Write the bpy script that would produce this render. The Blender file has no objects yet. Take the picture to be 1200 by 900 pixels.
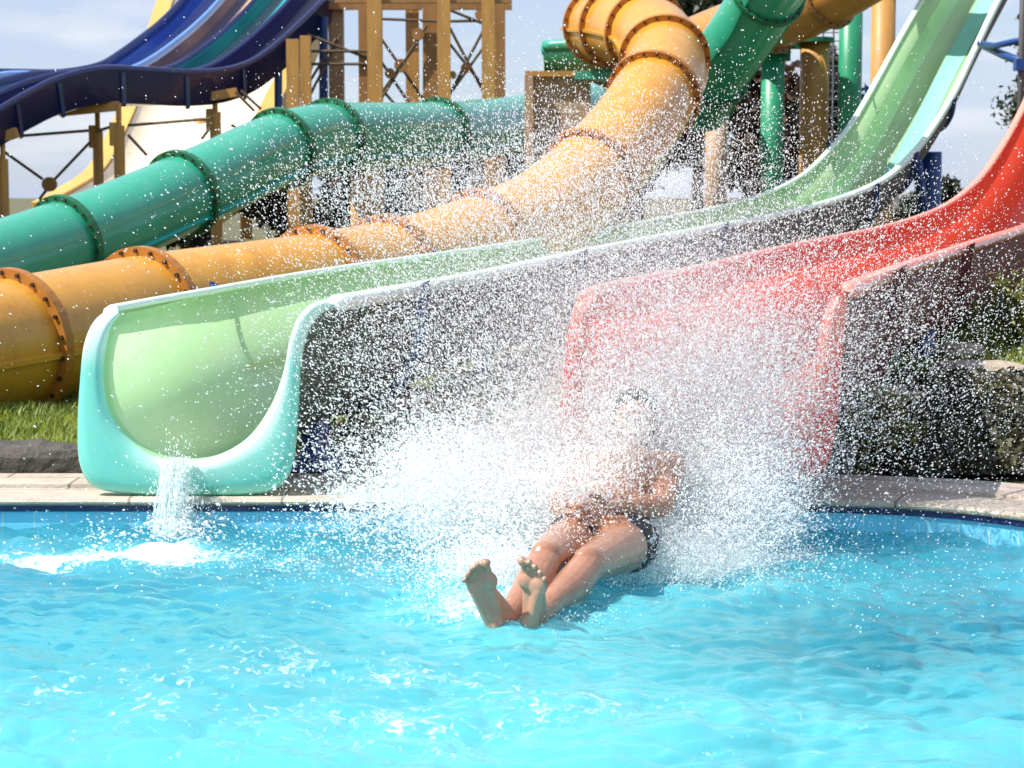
import bpy, bmesh, math, random
import numpy as np
from mathutils import Vector, Matrix, noise as mnoise

random.seed(7)
RNG = np.random.default_rng(11)
scene = bpy.context.scene
COL = scene.collection
PI = math.pi

# ------------------------------------------------------------------ camera
FPX, CAMZ, HORIZ = 2400.0, 1.3, 230.0
PITCH = math.atan((450 - HORIZ) / FPX)
FWD = np.array([0, math.cos(PITCH), -math.sin(PITCH)])
UPV = np.array([0, math.sin(PITCH), math.cos(PITCH)])
CAMP = np.array([0, 0, CAMZ])

def P(px, py, Y):
    """world point at distance Y seen at photo pixel (px, py)"""
    d = FWD + np.array([(px - 600) / FPX, 0, 0]) + UPV * (-(py - 450) / FPX)
    return CAMP + d * (Y / d[1])

def proj(p):
    v = np.asarray(p) - CAMP
    f = v @ FWD
    return 600 + FPX * v[..., 0] / f, 450 - FPX * (v @ UPV) / f

cam_data = bpy.data.cameras.new('camera')
cam = bpy.data.objects.new('camera', cam_data)
COL.objects.link(cam)
cam.location = (0, 0, CAMZ)
cam.rotation_euler = (PI / 2 - PITCH, 0, 0)
cam_data.sensor_width = 36
cam_data.lens = 36 * FPX / 1200
cam_data.clip_end = 3000
cam_data.dof.use_dof = True
cam_data.dof.focus_distance = 6.9
cam_data.dof.aperture_fstop = 8.5
scene.camera = cam

# ------------------------------------------------------------------ light
SUN_DIR = Vector((-0.72, -0.26, 1.0)).normalized()
elev = math.asin(SUN_DIR.z)
rot = math.atan2(SUN_DIR.x, SUN_DIR.y)
world = bpy.data.worlds.new('World')
scene.world = world
world.use_nodes = True
nt = world.node_tree
nt.nodes.clear()
wo = nt.nodes.new('ShaderNodeOutputWorld')
bg = nt.nodes.new('ShaderNodeBackground')
sky = nt.nodes.new('ShaderNodeTexSky')
sky.sky_type = 'NISHITA'
sky.sun_disc = False
sky.sun_elevation = elev
sky.sun_rotation = rot
sky.dust_density = 0.6
sky.air_density = 1.0
tc = nt.nodes.new('ShaderNodeTexCoord')
mp = nt.nodes.new('ShaderNodeMapping')
mp.inputs['Scale'].default_value = (1.6, 1.6, 6.5)
nz = nt.nodes.new('ShaderNodeTexNoise')
nz.inputs['Scale'].default_value = 3.4
nz.inputs['Detail'].default_value = 8
nz.inputs['Roughness'].default_value = 0.55
cr = nt.nodes.new('ShaderNodeValToRGB')
cr.color_ramp.elements[0].position = 0.42
cr.color_ramp.elements[1].position = 0.72
cr.color_ramp.elements[0].color = (0.62, 0.62, 0.62, 1)
cr.color_ramp.elements[1].color = (0.95, 0.95, 0.95, 1)
mx = nt.nodes.new('ShaderNodeMix')
mx.data_type = 'RGBA'
mx.inputs['B'].default_value = (4.0, 4.75, 6.5, 1)
nt.links.new(tc.outputs['Generated'], mp.inputs['Vector'])
nt.links.new(mp.outputs['Vector'], nz.inputs['Vector'])
nt.links.new(nz.outputs['Fac'], cr.inputs['Fac'])
nt.links.new(cr.outputs['Color'], mx.inputs['Factor'])
nt.links.new(sky.outputs['Color'], mx.inputs['A'])
nz2 = nt.nodes.new('ShaderNodeTexNoise'); nz2.inputs['Scale'].default_value = 5.2; nz2.inputs['Detail'].default_value = 7; nz2.inputs['Roughness'].default_value = 0.5
nt.links.new(mp.outputs['Vector'], nz2.inputs['Vector'])
cr2 = nt.nodes.new('ShaderNodeValToRGB'); cr2.color_ramp.elements[0].position = 0.5; cr2.color_ramp.elements[1].position = 0.74
nt.links.new(nz2.outputs['Fac'], cr2.inputs['Fac'])
mx2 = nt.nodes.new('ShaderNodeMix'); mx2.data_type = 'RGBA'; mx2.inputs['B'].default_value = (6.4, 6.5, 6.9, 1)
nt.links.new(cr2.outputs['Color'], mx2.inputs['Factor']); nt.links.new(mx.outputs['Result'], mx2.inputs['A'])
nt.links.new(mx2.outputs['Result'], bg.inputs['Color'])
bg.inputs['Strength'].default_value = 0.098
nt.links.new(bg.outputs['Background'], wo.inputs['Surface'])

sd = bpy.data.lights.new('sun', 'SUN')
sd.energy = 5.0
sd.angle = math.radians(0.5)
sd.cycles.is_caustics_light = False
sd.color = (1.0, 0.95, 0.87)
so = bpy.data.objects.new('sun', sd)
COL.objects.link(so)
so.rotation_euler = SUN_DIR.to_track_quat('Z', 'Y').to_euler()
so.location = (-20, 12, 30)

scene.view_settings.view_transform = 'Standard'
scene.view_settings.look = 'None'
scene.view_settings.exposure = 0.58
scene.view_settings.gamma = 1
scene.cycles.use_denoising = True
scene.cycles.volume_bounces = 4
scene.cycles.volume_step_rate = 4
scene.cycles.max_bounces = 16
scene.cycles.diffuse_bounces = 12
scene.cycles.transmission_bounces = 14
scene.cycles.transparent_max_bounces = 12
scene.cycles.caustics_reflective = False
scene.cycles.caustics_refractive = True

# ------------------------------------------------------------------ helpers
def tag(o, label=None, cat=None, group=None, kind=None):
    if label: o['label'] = label
    if cat: o['category'] = cat
    if group: o['group'] = group
    if kind: o['kind'] = kind
    return o

def thing(name, label, cat, loc=(0, 0, 0), group=None):
    o = bpy.data.objects.new(name, None)
    o.empty_display_size = 0.1
    COL.objects.link(o)
    o.location = tuple(float(v) for v in loc)
    return tag(o, label, cat, group)

def link_mesh(name, verts, faces, m, parent=None, smooth=True):
    """verts are world coordinates"""
    me = bpy.data.meshes.new(name)
    verts = np.asarray(verts, dtype=float)
    if parent is not None:
        base = np.array(parent.location)
        q = parent.parent
        while q is not None:
            base = base + np.array(q.location); q = q.parent
        verts = verts - base
        off = np.zeros(3)
    else:
        off = np.array([(verts[:, 0].min() + verts[:, 0].max()) / 2, (verts[:, 1].min() + verts[:, 1].max()) / 2, verts[:, 2].min()])
        verts = verts - off
    me.from_pydata([tuple(v) for v in verts], [], faces)
    me.update()
    if smooth:
        me.polygons.foreach_set('use_smooth', [True] * len(me.polygons))
    me.materials.append(m)
    o = bpy.data.objects.new(name, me)
    COL.objects.link(o)
    o.location = tuple(off)
    if parent is not None:
        o.parent = parent
    return o

def fast_mesh(name, verts, tris, m, smooth=True, attr=None):
    """big triangle soup through foreach_set"""
    me = bpy.data.meshes.new(name)
    verts = np.asarray(verts, dtype=np.float32)
    tris = np.asarray(tris, dtype=np.int32)
    k = tris.shape[1]
    me.vertices.add(len(verts)); me.vertices.foreach_set('co', verts.ravel())
    me.loops.add(tris.size); me.loops.foreach_set('vertex_index', tris.ravel())
    me.polygons.add(len(tris))
    me.polygons.foreach_set('loop_start', np.arange(0, tris.size, k, dtype=np.int32))
    me.polygons.foreach_set('loop_total', np.full(len(tris), k, dtype=np.int32))
    me.update(calc_edges=True)
    if smooth:
        me.polygons.foreach_set('use_smooth', np.ones(len(tris), dtype=bool))
    if attr is not None:
        for an, arr in attr.items():
            a = me.attributes.new(an, 'FLOAT', 'POINT')
            a.data.foreach_set('value', np.asarray(arr, dtype=np.float32))
    me.materials.append(m)
    o = bpy.data.objects.new(name, me)
    COL.objects.link(o)
    return o

class MB:
    def __init__(s): s.v = []; s.f = []
    def add(s, verts, faces):
        n = len(s.v)
        s.v.extend([tuple(map(float, v)) for v in verts])
        s.f.extend([tuple(i + n for i in f) for f in faces])
        return s
    def box(s, c, size, ax=None):
        c = np.asarray(c, float); h = np.asarray(size, float) / 2
        A = np.eye(3) if ax is None else np.asarray(ax, float)
        vs = []
        for z in (-1, 1):
            for x, y in ((-1, -1), (1, -1), (1, 1), (-1, 1)):
                vs.append(c + A[0] * x * h[0] + A[1] * y * h[1] + A[2] * z * h[2])
        return s.add(vs, [(3, 2, 1, 0), (4, 5, 6, 7), (0, 1, 5, 4), (1, 2, 6, 5), (2, 3, 7, 6), (3, 0, 4, 7)])
    def tube(s, pts, r, n=10, cap=True):
        rings = sweep_rings(pts, r, n)
        v, f = loft(rings, True, cap)
        return s.add(v, f)
    def bar(s, a, b, r, n=8): return s.tube([a, b], r, n)
    def build(s, name, m, parent=None, smooth=False):
        return link_mesh(name, s.v, s.f, m, parent, smooth)

def nrm(v):
    v = np.asarray(v, float); return v / (np.linalg.norm(v) + 1e-12)

def frames(pts):
    pts = np.asarray(pts, float)
    t = np.gradient(pts, axis=0) if len(pts) > 2 else np.array([pts[1] - pts[0]] * 2)
    t /= np.linalg.norm(t, axis=1)[:, None] + 1e-12
    ref = np.array([0, 0, 1.0]) if abs(t[0][2]) < 0.9 else np.array([1.0, 0, 0])
    a = nrm(np.cross(t[0], ref)); A = [a]
    for i in range(1, len(pts)):
        a = A[-1] - t[i] * (A[-1] @ t[i]); A.append(nrm(a))
    A = np.array(A); B = np.cross(A, t)
    return t, A, B

def sweep_rings(pts, r, n):
    pts = np.asarray(pts, float)
    t, A, B = frames(pts)
    r = np.broadcast_to(np.asarray(r, float), (len(pts),))
    ang = np.linspace(0, 2 * PI, n, endpoint=False)
    return [pts[i] + r[i] * (np.cos(ang)[:, None] * A[i] + np.sin(ang)[:, None] * B[i]) for i in range(len(pts))]

def loft(rings, closed, cap=False):
    n = len(rings[0]); v = np.concatenate(rings); f = []
    for i in range(len(rings) - 1):
        for j in range(n if closed else n - 1):
            k = (j + 1) % n
            f.append((i * n + j, i * n + k, (i + 1) * n + k, (i + 1) * n + j))
    if cap:
        f.append(tuple(range(n - 1, -1, -1)))
        f.append(tuple((len(rings) - 1) * n + j for j in range(n)))
    return v, f

def spl(pts, m=8):
    """Catmull-Rom through rows of pts"""
    p = np.asarray(pts, float)
    q = np.vstack([2 * p[0] - p[1], p, 2 * p[-1] - p[-2]])
    out = []
    for i in range(1, len(q) - 2):
        for k in range(m):
            t = k / m
            a, b, c, d = q[i - 1], q[i], q[i + 1], q[i + 2]
            out.append(0.5 * ((2 * b) + (-a + c) * t + (2 * a - 5 * b + 4 * c - d) * t * t + (-a + 3 * b - 3 * c + d) * t ** 3))
    out.append(p[-1])
    return np.array(out)

def resample(poly, n):
    p = np.asarray(poly, float)
    s = np.concatenate([[0], np.cumsum(np.linalg.norm(np.diff(p, axis=0), axis=1))])
    t = np.linspace(0, s[-1], n)
    return np.stack([np.interp(t, s, p[:, k]) for k in range(p.shape[1])], axis=1)

# ------------------------------------------------------------------ materials
def mat(name, color, rough=0.5, var=0.12, scale=3.0, bump=0.0, bscale=40.0, metal=0.0, spec=0.5, transl=0.0,
        dirt=None, dirt_amt=0.35, coat=0.0, streak=False, speck=None):
    m = bpy.data.materials.new(name)
    m.use_nodes = True
    nt = m.node_tree
    b = nt.nodes['Principled BSDF']
    b.inputs['Roughness'].default_value = rough
    b.inputs['Metallic'].default_value = metal
    b.inputs['Specular IOR Level'].default_value = spec
    if coat:
        b.inputs['Coat Weight'].default_value = coat
        b.inputs['Coat Roughness'].default_value = 0.08
    tc = nt.nodes.new('ShaderNodeTexCoord')
    mpn = nt.nodes.new('ShaderNodeMapping')
    nt.links.new(tc.outputs['Object'], mpn.inputs['Vector'])
    if streak: mpn.inputs['Scale'].default_value = (3.0, 3.0, 0.5)
    n1 = nt.nodes.new('ShaderNodeTexNoise')
    n1.inputs['Scale'].default_value = scale
    n1.inputs['Detail'].default_value = 6
    n1.inputs['Roughness'].default_value = 0.6
    nt.links.new(mpn.outputs['Vector'], n1.inputs['Vector'])
    r = nt.nodes.new('ShaderNodeValToRGB')
    lo = [max(0, c * (1 - var)) for c in color]; hi = [min(1, c * (1 + var)) for c in color]
    r.color_ramp.elements[0].position = 0.3; r.color_ramp.elements[1].position = 0.7
    r.color_ramp.elements[0].color = (*lo, 1); r.color_ramp.elements[1].color = (*hi, 1)
    nt.links.new(n1.outputs['Fac'], r.inputs['Fac'])
    out = r.outputs['Color']
    if dirt is not None:
        n2 = nt.nodes.new('ShaderNodeTexNoise')
        n2.inputs['Scale'].default_value = scale * 2.3
        n2.inputs['Detail'].default_value = 8
        n2.inputs['Roughness'].default_value = 0.7
        nt.links.new(mpn.outputs['Vector'], n2.inputs['Vector'])
        r2 = nt.nodes.new('ShaderNodeValToRGB')
        r2.color_ramp.elements[0].position = 0.5; r2.color_ramp.elements[1].position = 0.72
        r2.color_ramp.elements[0].color = (0, 0, 0, 1)
        r2.color_ramp.elements[1].color = (dirt_amt,) * 3 + (1,)
        nt.links.new(n2.outputs['Fac'], r2.inputs['Fac'])
        mxn = nt.nodes.new('ShaderNodeMix'); mxn.data_type = 'RGBA'
        mxn.inputs['B'].default_value = (*dirt, 1)
        nt.links.new(r2.outputs['Color'], mxn.inputs['Factor'])
        nt.links.new(out, mxn.inputs['A'])
        out = mxn.outputs['Result']
    nt.links.new(out, b.inputs['Base Color'])
    if bump:
        n3 = nt.nodes.new('ShaderNodeTexNoise')
        n3.inputs['Scale'].default_value = bscale
        n3.inputs['Detail'].default_value = 5
        nt.links.new(tc.outputs['Object'], n3.inputs['Vector'])
        bn = nt.nodes.new('ShaderNodeBump')
        bn.inputs['Strength'].default_value = bump
        bn.inputs['Distance'].default_value = 0.02
        nt.links.new(n3.outputs['Fac'], bn.inputs['Height'])
        nt.links.new(bn.outputs['Normal'], b.inputs['Normal'])
    if transl:
        tr = nt.nodes.new('ShaderNodeBsdfTranslucent')
        nt.links.new(out, tr.inputs['Color'])
        ms = nt.nodes.new('ShaderNodeMixShader')
        ms.inputs['Fac'].default_value = transl
        nt.links.new(b.outputs['BSDF'], ms.inputs[1]); nt.links.new(tr.outputs['BSDF'], ms.inputs[2])
        nt.links.new(ms.outputs['Shader'], nt.nodes['Material Output'].inputs['Surface'])
    return m

M = {}
M['mint'] = mat('mint_gelcoat', (0.57, 0.85, 0.49), 0.24, 0.06, 1.5, coat=0.4, transl=0.5, dirt=(0.72, 0.84, 0.62), dirt_amt=0.6)
M['teal_lip'] = mat('turquoise_gelcoat', (0.22, 0.70, 0.58), 0.25, 0.06, 2, coat=0.4, transl=0.15)
def pale_blend(m, col):  # mixes a paler tone into the base colour by attribute
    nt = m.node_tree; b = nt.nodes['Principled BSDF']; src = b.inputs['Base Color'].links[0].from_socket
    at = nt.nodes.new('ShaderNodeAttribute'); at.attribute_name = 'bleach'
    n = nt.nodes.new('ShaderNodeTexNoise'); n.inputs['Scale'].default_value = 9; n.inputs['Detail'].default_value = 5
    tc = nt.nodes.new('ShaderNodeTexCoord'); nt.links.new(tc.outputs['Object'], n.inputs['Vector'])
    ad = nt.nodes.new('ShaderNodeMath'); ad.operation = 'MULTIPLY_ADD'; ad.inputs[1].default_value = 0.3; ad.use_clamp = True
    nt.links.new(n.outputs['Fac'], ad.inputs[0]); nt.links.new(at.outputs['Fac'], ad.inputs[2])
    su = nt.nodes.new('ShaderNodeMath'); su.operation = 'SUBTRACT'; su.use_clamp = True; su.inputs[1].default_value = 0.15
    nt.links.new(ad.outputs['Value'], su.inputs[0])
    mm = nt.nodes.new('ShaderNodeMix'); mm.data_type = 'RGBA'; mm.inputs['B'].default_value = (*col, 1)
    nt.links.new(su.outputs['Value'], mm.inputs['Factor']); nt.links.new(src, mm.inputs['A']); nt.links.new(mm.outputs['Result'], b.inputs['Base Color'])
pale_blend(M['teal_lip'], (0.70, 0.86, 0.78))
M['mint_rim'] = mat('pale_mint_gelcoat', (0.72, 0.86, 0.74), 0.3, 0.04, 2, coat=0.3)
M['mint_shell'] = mat('raw_green_laminate', (0.07, 0.11, 0.08), 0.6, 0.3, 3, bump=0.4, bscale=30, dirt=(0.10, 0.08, 0.07), dirt_amt=0.6)
M['grey_shell'] = mat('raw_grey_laminate', (0.10, 0.085, 0.085), 0.65, 0.3, 3, bump=0.4, bscale=30, dirt=(0.05, 0.04, 0.03), dirt_amt=0.6)
M['red'] = mat('red_gelcoat', (0.90, 0.11, 0.06), 0.24, 0.08, 1.5, coat=0.4, transl=0.5, dirt=(0.80, 0.24, 0.17), dirt_amt=0.5)
M['red_lip'] = mat('red_lip_gelcoat', (0.80, 0.06, 0.04), 0.25, 0.08, 1.5, coat=0.4, transl=0.2)
pale_blend(M['red_lip'], (0.85, 0.33, 0.25))
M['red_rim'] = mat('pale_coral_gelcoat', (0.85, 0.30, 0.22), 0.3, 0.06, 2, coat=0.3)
M['red_shell'] = mat('raw_red_laminate', (0.16, 0.03, 0.026), 0.65, 0.3, 3, bump=0.4, bscale=30, dirt=(0.04, 0.03, 0.025), dirt_amt=0.6)
M['yellow'] = mat('yellow_gelcoat', (0.60, 0.285, 0.03), 0.35, 0.10, 1.2, coat=0.25, dirt=(0.46, 0.17, 0.015), dirt_amt=0.7, streak=True)
M['orange'] = mat('orange_flange_paint', (0.40, 0.155, 0.022), 0.45, 0.15, 4, dirt=(0.2, 0.08, 0.02), dirt_amt=0.4)
M['tube_green'] = mat('green_gelcoat', (0.03, 0.34, 0.215), 0.28, 0.08, 1.2, coat=0.4, dirt=(0.10, 0.36, 0.26), dirt_amt=0.5, streak=True)
M['dark_green'] = mat('dark_green_paint', (0.012, 0.13, 0.055), 0.45, 0.15, 4)
M['post_green'] = mat('green_column_paint', (0.02, 0.26, 0.13), 0.4, 0.12, 3)
M['ochre'] = mat('ochre_column_paint', (0.47, 0.235, 0.055), 0.5, 0.14, 3, dirt=(0.25, 0.13, 0.05), dirt_amt=0.4, streak=True)
M['brown'] = mat('brown_column_paint', (0.32, 0.155, 0.045), 0.55, 0.18, 3, dirt=(0.14, 0.08, 0.04), dirt_amt=0.4, streak=True)
M['palebrown'] = mat('pale_brown_paint', (0.42, 0.27, 0.15), 0.6, 0.15, 3, dirt=(0.25, 0.16, 0.09), dirt_amt=0.4, streak=True)
M['rod'] = mat('dark_brown_rod_paint', (0.10, 0.065, 0.035), 0.5, 0.2, 6)
M['navy'] = mat('navy_gelcoat', (0.008, 0.014, 0.10), 0.3, 0.12, 1.5, coat=0.4)
M['blue_lane'] = mat('blue_lane_gelcoat', (0.006, 0.04, 0.27), 0.22, 0.1, 1.5, coat=0.4)
M['tan_lane'] = mat('tan_lane_gelcoat', (0.70, 0.48, 0.27), 0.3, 0.08, 1.5, coat=0.3)
M['teal_lane'] = mat('teal_lane_gelcoat', (0.02, 0.44, 0.43), 0.22, 0.1, 1.5, coat=0.4)
M['purple_lane'] = mat('purple_lane_gelcoat', (0.014, 0.011, 0.07), 0.3, 0.1, 1.5, coat=0.3)
M['blue_edge'] = mat('light_blue_gelcoat', (0.16, 0.33, 0.72), 0.3, 0.08, 2)
M['cream'] = mat('cream_gelcoat', (0.78, 0.68, 0.52), 0.4, 0.08, 3, dirt=(0.55, 0.42, 0.28), dirt_amt=0.5)
M['blue_post'] = mat('blue_post_paint', (0.012, 0.055, 0.22), 0.4, 0.15, 4, dirt=(0.02, 0.03, 0.06), dirt_amt=0.4)
M['bolt'] = mat('dark_steel_bolt', (0.06, 0.03, 0.015), 0.5, 0.2, 10, metal=0.3)
M['grey_pole'] = mat('grey_pole_paint', (0.10, 0.095, 0.10), 0.5, 0.15, 5)
M['steel'] = mat('dull_steel', (0.16, 0.17, 0.18), 0.45, 0.15, 6, metal=0.4)
M['stone'] = mat('dark_cladding_stone', (0.07, 0.06, 0.05), 0.75, 0.45, 9, bump=0.8, bscale=22, dirt=(0.05, 0.045, 0.04), dirt_amt=0.7)
M['dark_bank'] = mat('dark_damp_earth', (0.035, 0.032, 0.022), 0.9, 0.6, 16, bump=1.0, bscale=30, dirt=(0.03, 0.05, 0.012), dirt_amt=0.8)  # dark earth, with the red slide's shade put into its colour
M['rock'] = mat('tan_field_stone', (0.36, 0.29, 0.21), 0.8, 0.25, 6, bump=0.7, bscale=18, dirt=(0.16, 0.13, 0.10), dirt_amt=0.6)
M['trunk'] = mat('tree_bark', (0.09, 0.065, 0.045), 0.85, 0.3, 8, bump=0.6, bscale=25)
M['white_wall'] = mat('white_render', (0.72, 0.71, 0.68), 0.7, 0.06, 3)
M['roof_dark'] = mat('dark_roof', (0.07, 0.06, 0.06), 0.7, 0.2, 3)

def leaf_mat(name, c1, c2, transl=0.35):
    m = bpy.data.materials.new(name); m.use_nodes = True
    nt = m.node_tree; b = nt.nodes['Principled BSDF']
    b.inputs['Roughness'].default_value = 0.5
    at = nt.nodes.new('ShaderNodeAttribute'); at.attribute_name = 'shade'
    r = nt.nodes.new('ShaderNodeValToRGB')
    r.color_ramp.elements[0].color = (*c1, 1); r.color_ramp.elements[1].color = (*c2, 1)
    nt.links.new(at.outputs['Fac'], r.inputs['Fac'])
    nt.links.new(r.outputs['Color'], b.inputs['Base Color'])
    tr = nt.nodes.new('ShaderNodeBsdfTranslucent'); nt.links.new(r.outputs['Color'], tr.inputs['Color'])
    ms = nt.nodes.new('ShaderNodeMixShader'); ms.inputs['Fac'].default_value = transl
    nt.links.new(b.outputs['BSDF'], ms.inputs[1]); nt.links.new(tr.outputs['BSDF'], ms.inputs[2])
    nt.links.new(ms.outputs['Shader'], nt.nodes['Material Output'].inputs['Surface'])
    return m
M['grass'] = leaf_mat('grass_blades', (0.12, 0.19, 0.02), (0.40, 0.45, 0.09), 0.5)
M['bush'] = leaf_mat('bush_leaves', (0.03, 0.055, 0.012), (0.16, 0.17, 0.04))
M['bush_bright'] = leaf_mat('bright_bush_leaves', (0.10, 0.12, 0.02), (0.38, 0.38, 0.10), .45)  # sunlight put into a brighter copy of the bush leaf colour
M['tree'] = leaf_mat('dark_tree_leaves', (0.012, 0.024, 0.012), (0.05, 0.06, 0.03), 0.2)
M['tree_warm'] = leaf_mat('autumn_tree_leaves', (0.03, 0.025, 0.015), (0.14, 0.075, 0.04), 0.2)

# white water: droplets scatter and pass light in every direction
def spray_mat(name, col=(0.99, 0.99, 0.99), t=0.8, rough=0.2):
    m = bpy.data.materials.new(name); m.use_nodes = True
    nt = m.node_tree; b = nt.nodes['Principled BSDF']
    b.inputs['Base Color'].default_value = (*col, 1)
    b.inputs['Roughness'].default_value = rough
    b.inputs['IOR'].default_value = 1.33
    tr = nt.nodes.new('ShaderNodeBsdfTranslucent'); tr.inputs['Color'].default_value = (*col, 1)
    ms = nt.nodes.new('ShaderNodeMixShader'); ms.inputs['Fac'].default_value = t
    nt.links.new(b.outputs['BSDF'], ms.inputs[1]); nt.links.new(tr.outputs['BSDF'], ms.inputs[2])
    nt.links.new(ms.outputs['Shader'], nt.nodes['Material Output'].inputs['Surface'])
    return m
M['spray'] = spray_mat('white_water')
def stream_mat():
    m = bpy.data.materials.new('falling_water'); m.use_nodes = True
    nt = m.node_tree; b = nt.nodes['Principled BSDF']
    b.inputs['Base Color'].default_value = (0.85, 0.95, 0.95, 1)
    b.inputs['Roughness'].default_value = 0.05; b.inputs['IOR'].default_value = 1.33
    tp = nt.nodes.new('ShaderNodeBsdfTransparent'); tp.inputs['Color'].default_value = (0.9, 0.98, 0.98, 1)
    n = nt.nodes.new('ShaderNodeTexNoise'); n.inputs['Scale'].default_value = 45; n.inputs['Detail'].default_value = 4
    tc = nt.nodes.new('ShaderNodeTexCoord'); mp_ = nt.nodes.new('ShaderNodeMapping'); mp_.inputs['Scale'].default_value = (1, 1, 0.35)
    nt.links.new(tc.outputs['Object'], mp_.inputs['Vector']); nt.links.new(mp_.outputs['Vector'], n.inputs['Vector'])
    r = nt.nodes.new('ShaderNodeValToRGB'); r.color_ramp.elements[0].position = 0.42; r.color_ramp.elements[1].position = 0.6
    r.color_ramp.elements[0].color = (0.3,) * 3 + (1,); r.color_ramp.elements[1].color = (0.95,) * 3 + (1,)
    nt.links.new(n.outputs['Fac'], r.inputs['Fac'])
    ms = nt.nodes.new('ShaderNodeMixShader')
    nt.links.new(r.outputs['Color'], ms.inputs['Fac'])
    nt.links.new(tp.outputs['BSDF'], ms.inputs[1]); nt.links.new(b.outputs['BSDF'], ms.inputs[2])
    nt.links.new(ms.outputs['Shader'], nt.nodes['Material Output'].inputs['Surface'])
    return m
M['stream'] = stream_mat()

# ------------------------------------------------------------------ ground, pool
def sstep(a, b, x):
    t = np.clip((x - a) / (b - a), 0, 1); return t * t * (3 - 2 * t)

# inner edge of the pool, going from far left along the back, round the right bend to the near side
pool_in = [(-9.0, 7.96), (-4, 7.96), (-1, 7.96), (0.6, 7.965), (1.05, 7.955), (1.32, 7.92), (1.63, 7.81), (1.89, 7.60), (2.2, 7.22), (2.5, 6.6), (2.66, 5.8), (2.7, 4.8), (2.7, 3.2)]
pool_in = [tuple(q) for q in spl(pool_in, 5)]
pool_loop = np.array(pool_in + [(2.7, 2.0), (-9.0, 2.0)])
DECK_Z = 0.10
def offset_poly(poly, d):
    n = len(poly); out = []
    for i in range(n):
        a, b, c = poly[i - 1], poly[i], poly[(i + 1) % n]
        t1, t2 = nrm(b - a), nrm(c - b)
        n1 = np.array([-t1[1], t1[0]]); n2 = np.array([-t2[1], t2[0]])
        m_ = nrm(n1 + n2); out.append(b + m_ * d / max(0.5, m_ @ n1))
    return np.array(out)

def in_pool(x, y):
    xr = np.interp(y, [q[1] for q in pool_in[::-1]], [q[0] for q in pool_in[::-1]])
    ymax = 7.96
    return (x > -9.0) & (y > 2.0) & (y < ymax) & (x < np.where(y < 3.2, 2.7, xr))

def ground_z(x, y):
    x = np.asarray(x, float); y = np.asarray(y, float)
    left = 0.08 + 0.08 * sstep(8.5, 8.75, y) + 0.04 * sstep(12.0, 15, y)
    right = 0.08 + 0.20 * sstep(8.55, 10.0, y) + 0.05 * sstep(12, 14, y)
    k = sstep(-0.6, 0.6, x)
    z = left * (1 - k) + right * k
    z = z + 0.25 * sstep(13, 22, y) + 0.0 * y
    bump = 0.03 * np.sin(x * 3.1 + y * 1.7) * np.sin(y * 2.3 - x * 1.1) + 0.03 * np.sin(x * 7.3 + 1.0) * np.sin(y * 6.1)
    return z + bump * sstep(8.6, 9.2, y)

gx = np.unique(np.concatenate([np.linspace(-600, -12, 16), np.linspace(-12, -4, 17), np.linspace(-4, 5, 91), np.linspace(5, 20, 16), np.linspace(20, 600, 16)]))
gy = np.unique(np.concatenate([np.linspace(-300, 1.5, 8), np.linspace(1.5, 7.9, 33), np.linspace(7.9, 12, 42), np.linspace(12, 40, 29), np.linspace(40, 900, 20)]))
GX, GY = np.meshgrid(gx, gy)
GZ = ground_z(GX, GY)
loop_big = offset_poly(pool_loop, 0.12)
def inside(poly, X, Y):
    r = np.zeros(X.shape, bool); n = len(poly)
    for i in range(n):
        x1, y1 = poly[i]; x2, y2 = poly[(i + 1) % n]
        if y1 == y2: continue
        c = ((y1 > Y) != (y2 > Y)) & (X < (x2 - x1) * (Y - y1) / (y2 - y1) + x1)
        r ^= c
    return r
ip = inside(loop_big, GX, GY)
GZ[ip] = -1.35
gm = mat('grassy_earth', (0.11, 0.10, 0.05), 0.9, 0.5, 1.3, bump=0.8, bscale=14, dirt=(0.07, 0.10, 0.025), dirt_amt=0.9)
nxg, nyg = len(gx), len(gy)
idx = np.arange(nxg * nyg).reshape(nyg, nxg)
quads = np.stack([idx[:-1, :-1], idx[:-1, 1:], idx[1:, 1:], idx[1:, :-1]], -1).reshape(-1, 4)
o = fast_mesh('ground', np.stack([GX, GY, GZ], -1).reshape(-1, 3), quads, gm)
tag(o, kind='structure')

# tiled pool wall, dark-blue tile band, coping
def tile_mat():
    m = bpy.data.materials.new('pool_tiles'); m.use_nodes = True
    nt = m.node_tree; b = nt.nodes['Principled BSDF']
    b.inputs['Roughness'].default_value = 0.12
    uv = nt.nodes.new('ShaderNodeUVMap'); uv.uv_map = 'UVMap'
    br = nt.nodes.new('ShaderNodeTexBrick')
    br.offset = 0.0
    br.inputs['Scale'].default_value = 1.0
    br.inputs['Brick Width'].default_value = 0.125
    br.inputs['Row Height'].default_value = 0.125
    br.inputs['Mortar Size'].default_value = 0.003
    br.inputs['Color1'].default_value = (0.16, 0.55, 0.76, 1)
    br.inputs['Color2'].default_value = (0.19, 0.59, 0.79, 1)
    br.inputs['Mortar'].default_value = (0.45, 0.62, 0.68, 1)
    nt.links.new(uv.outputs['UV'], br.inputs['Vector'])
    nt.links.new(br.outputs['Color'], b.inputs['Base Color'])
    return m
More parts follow.
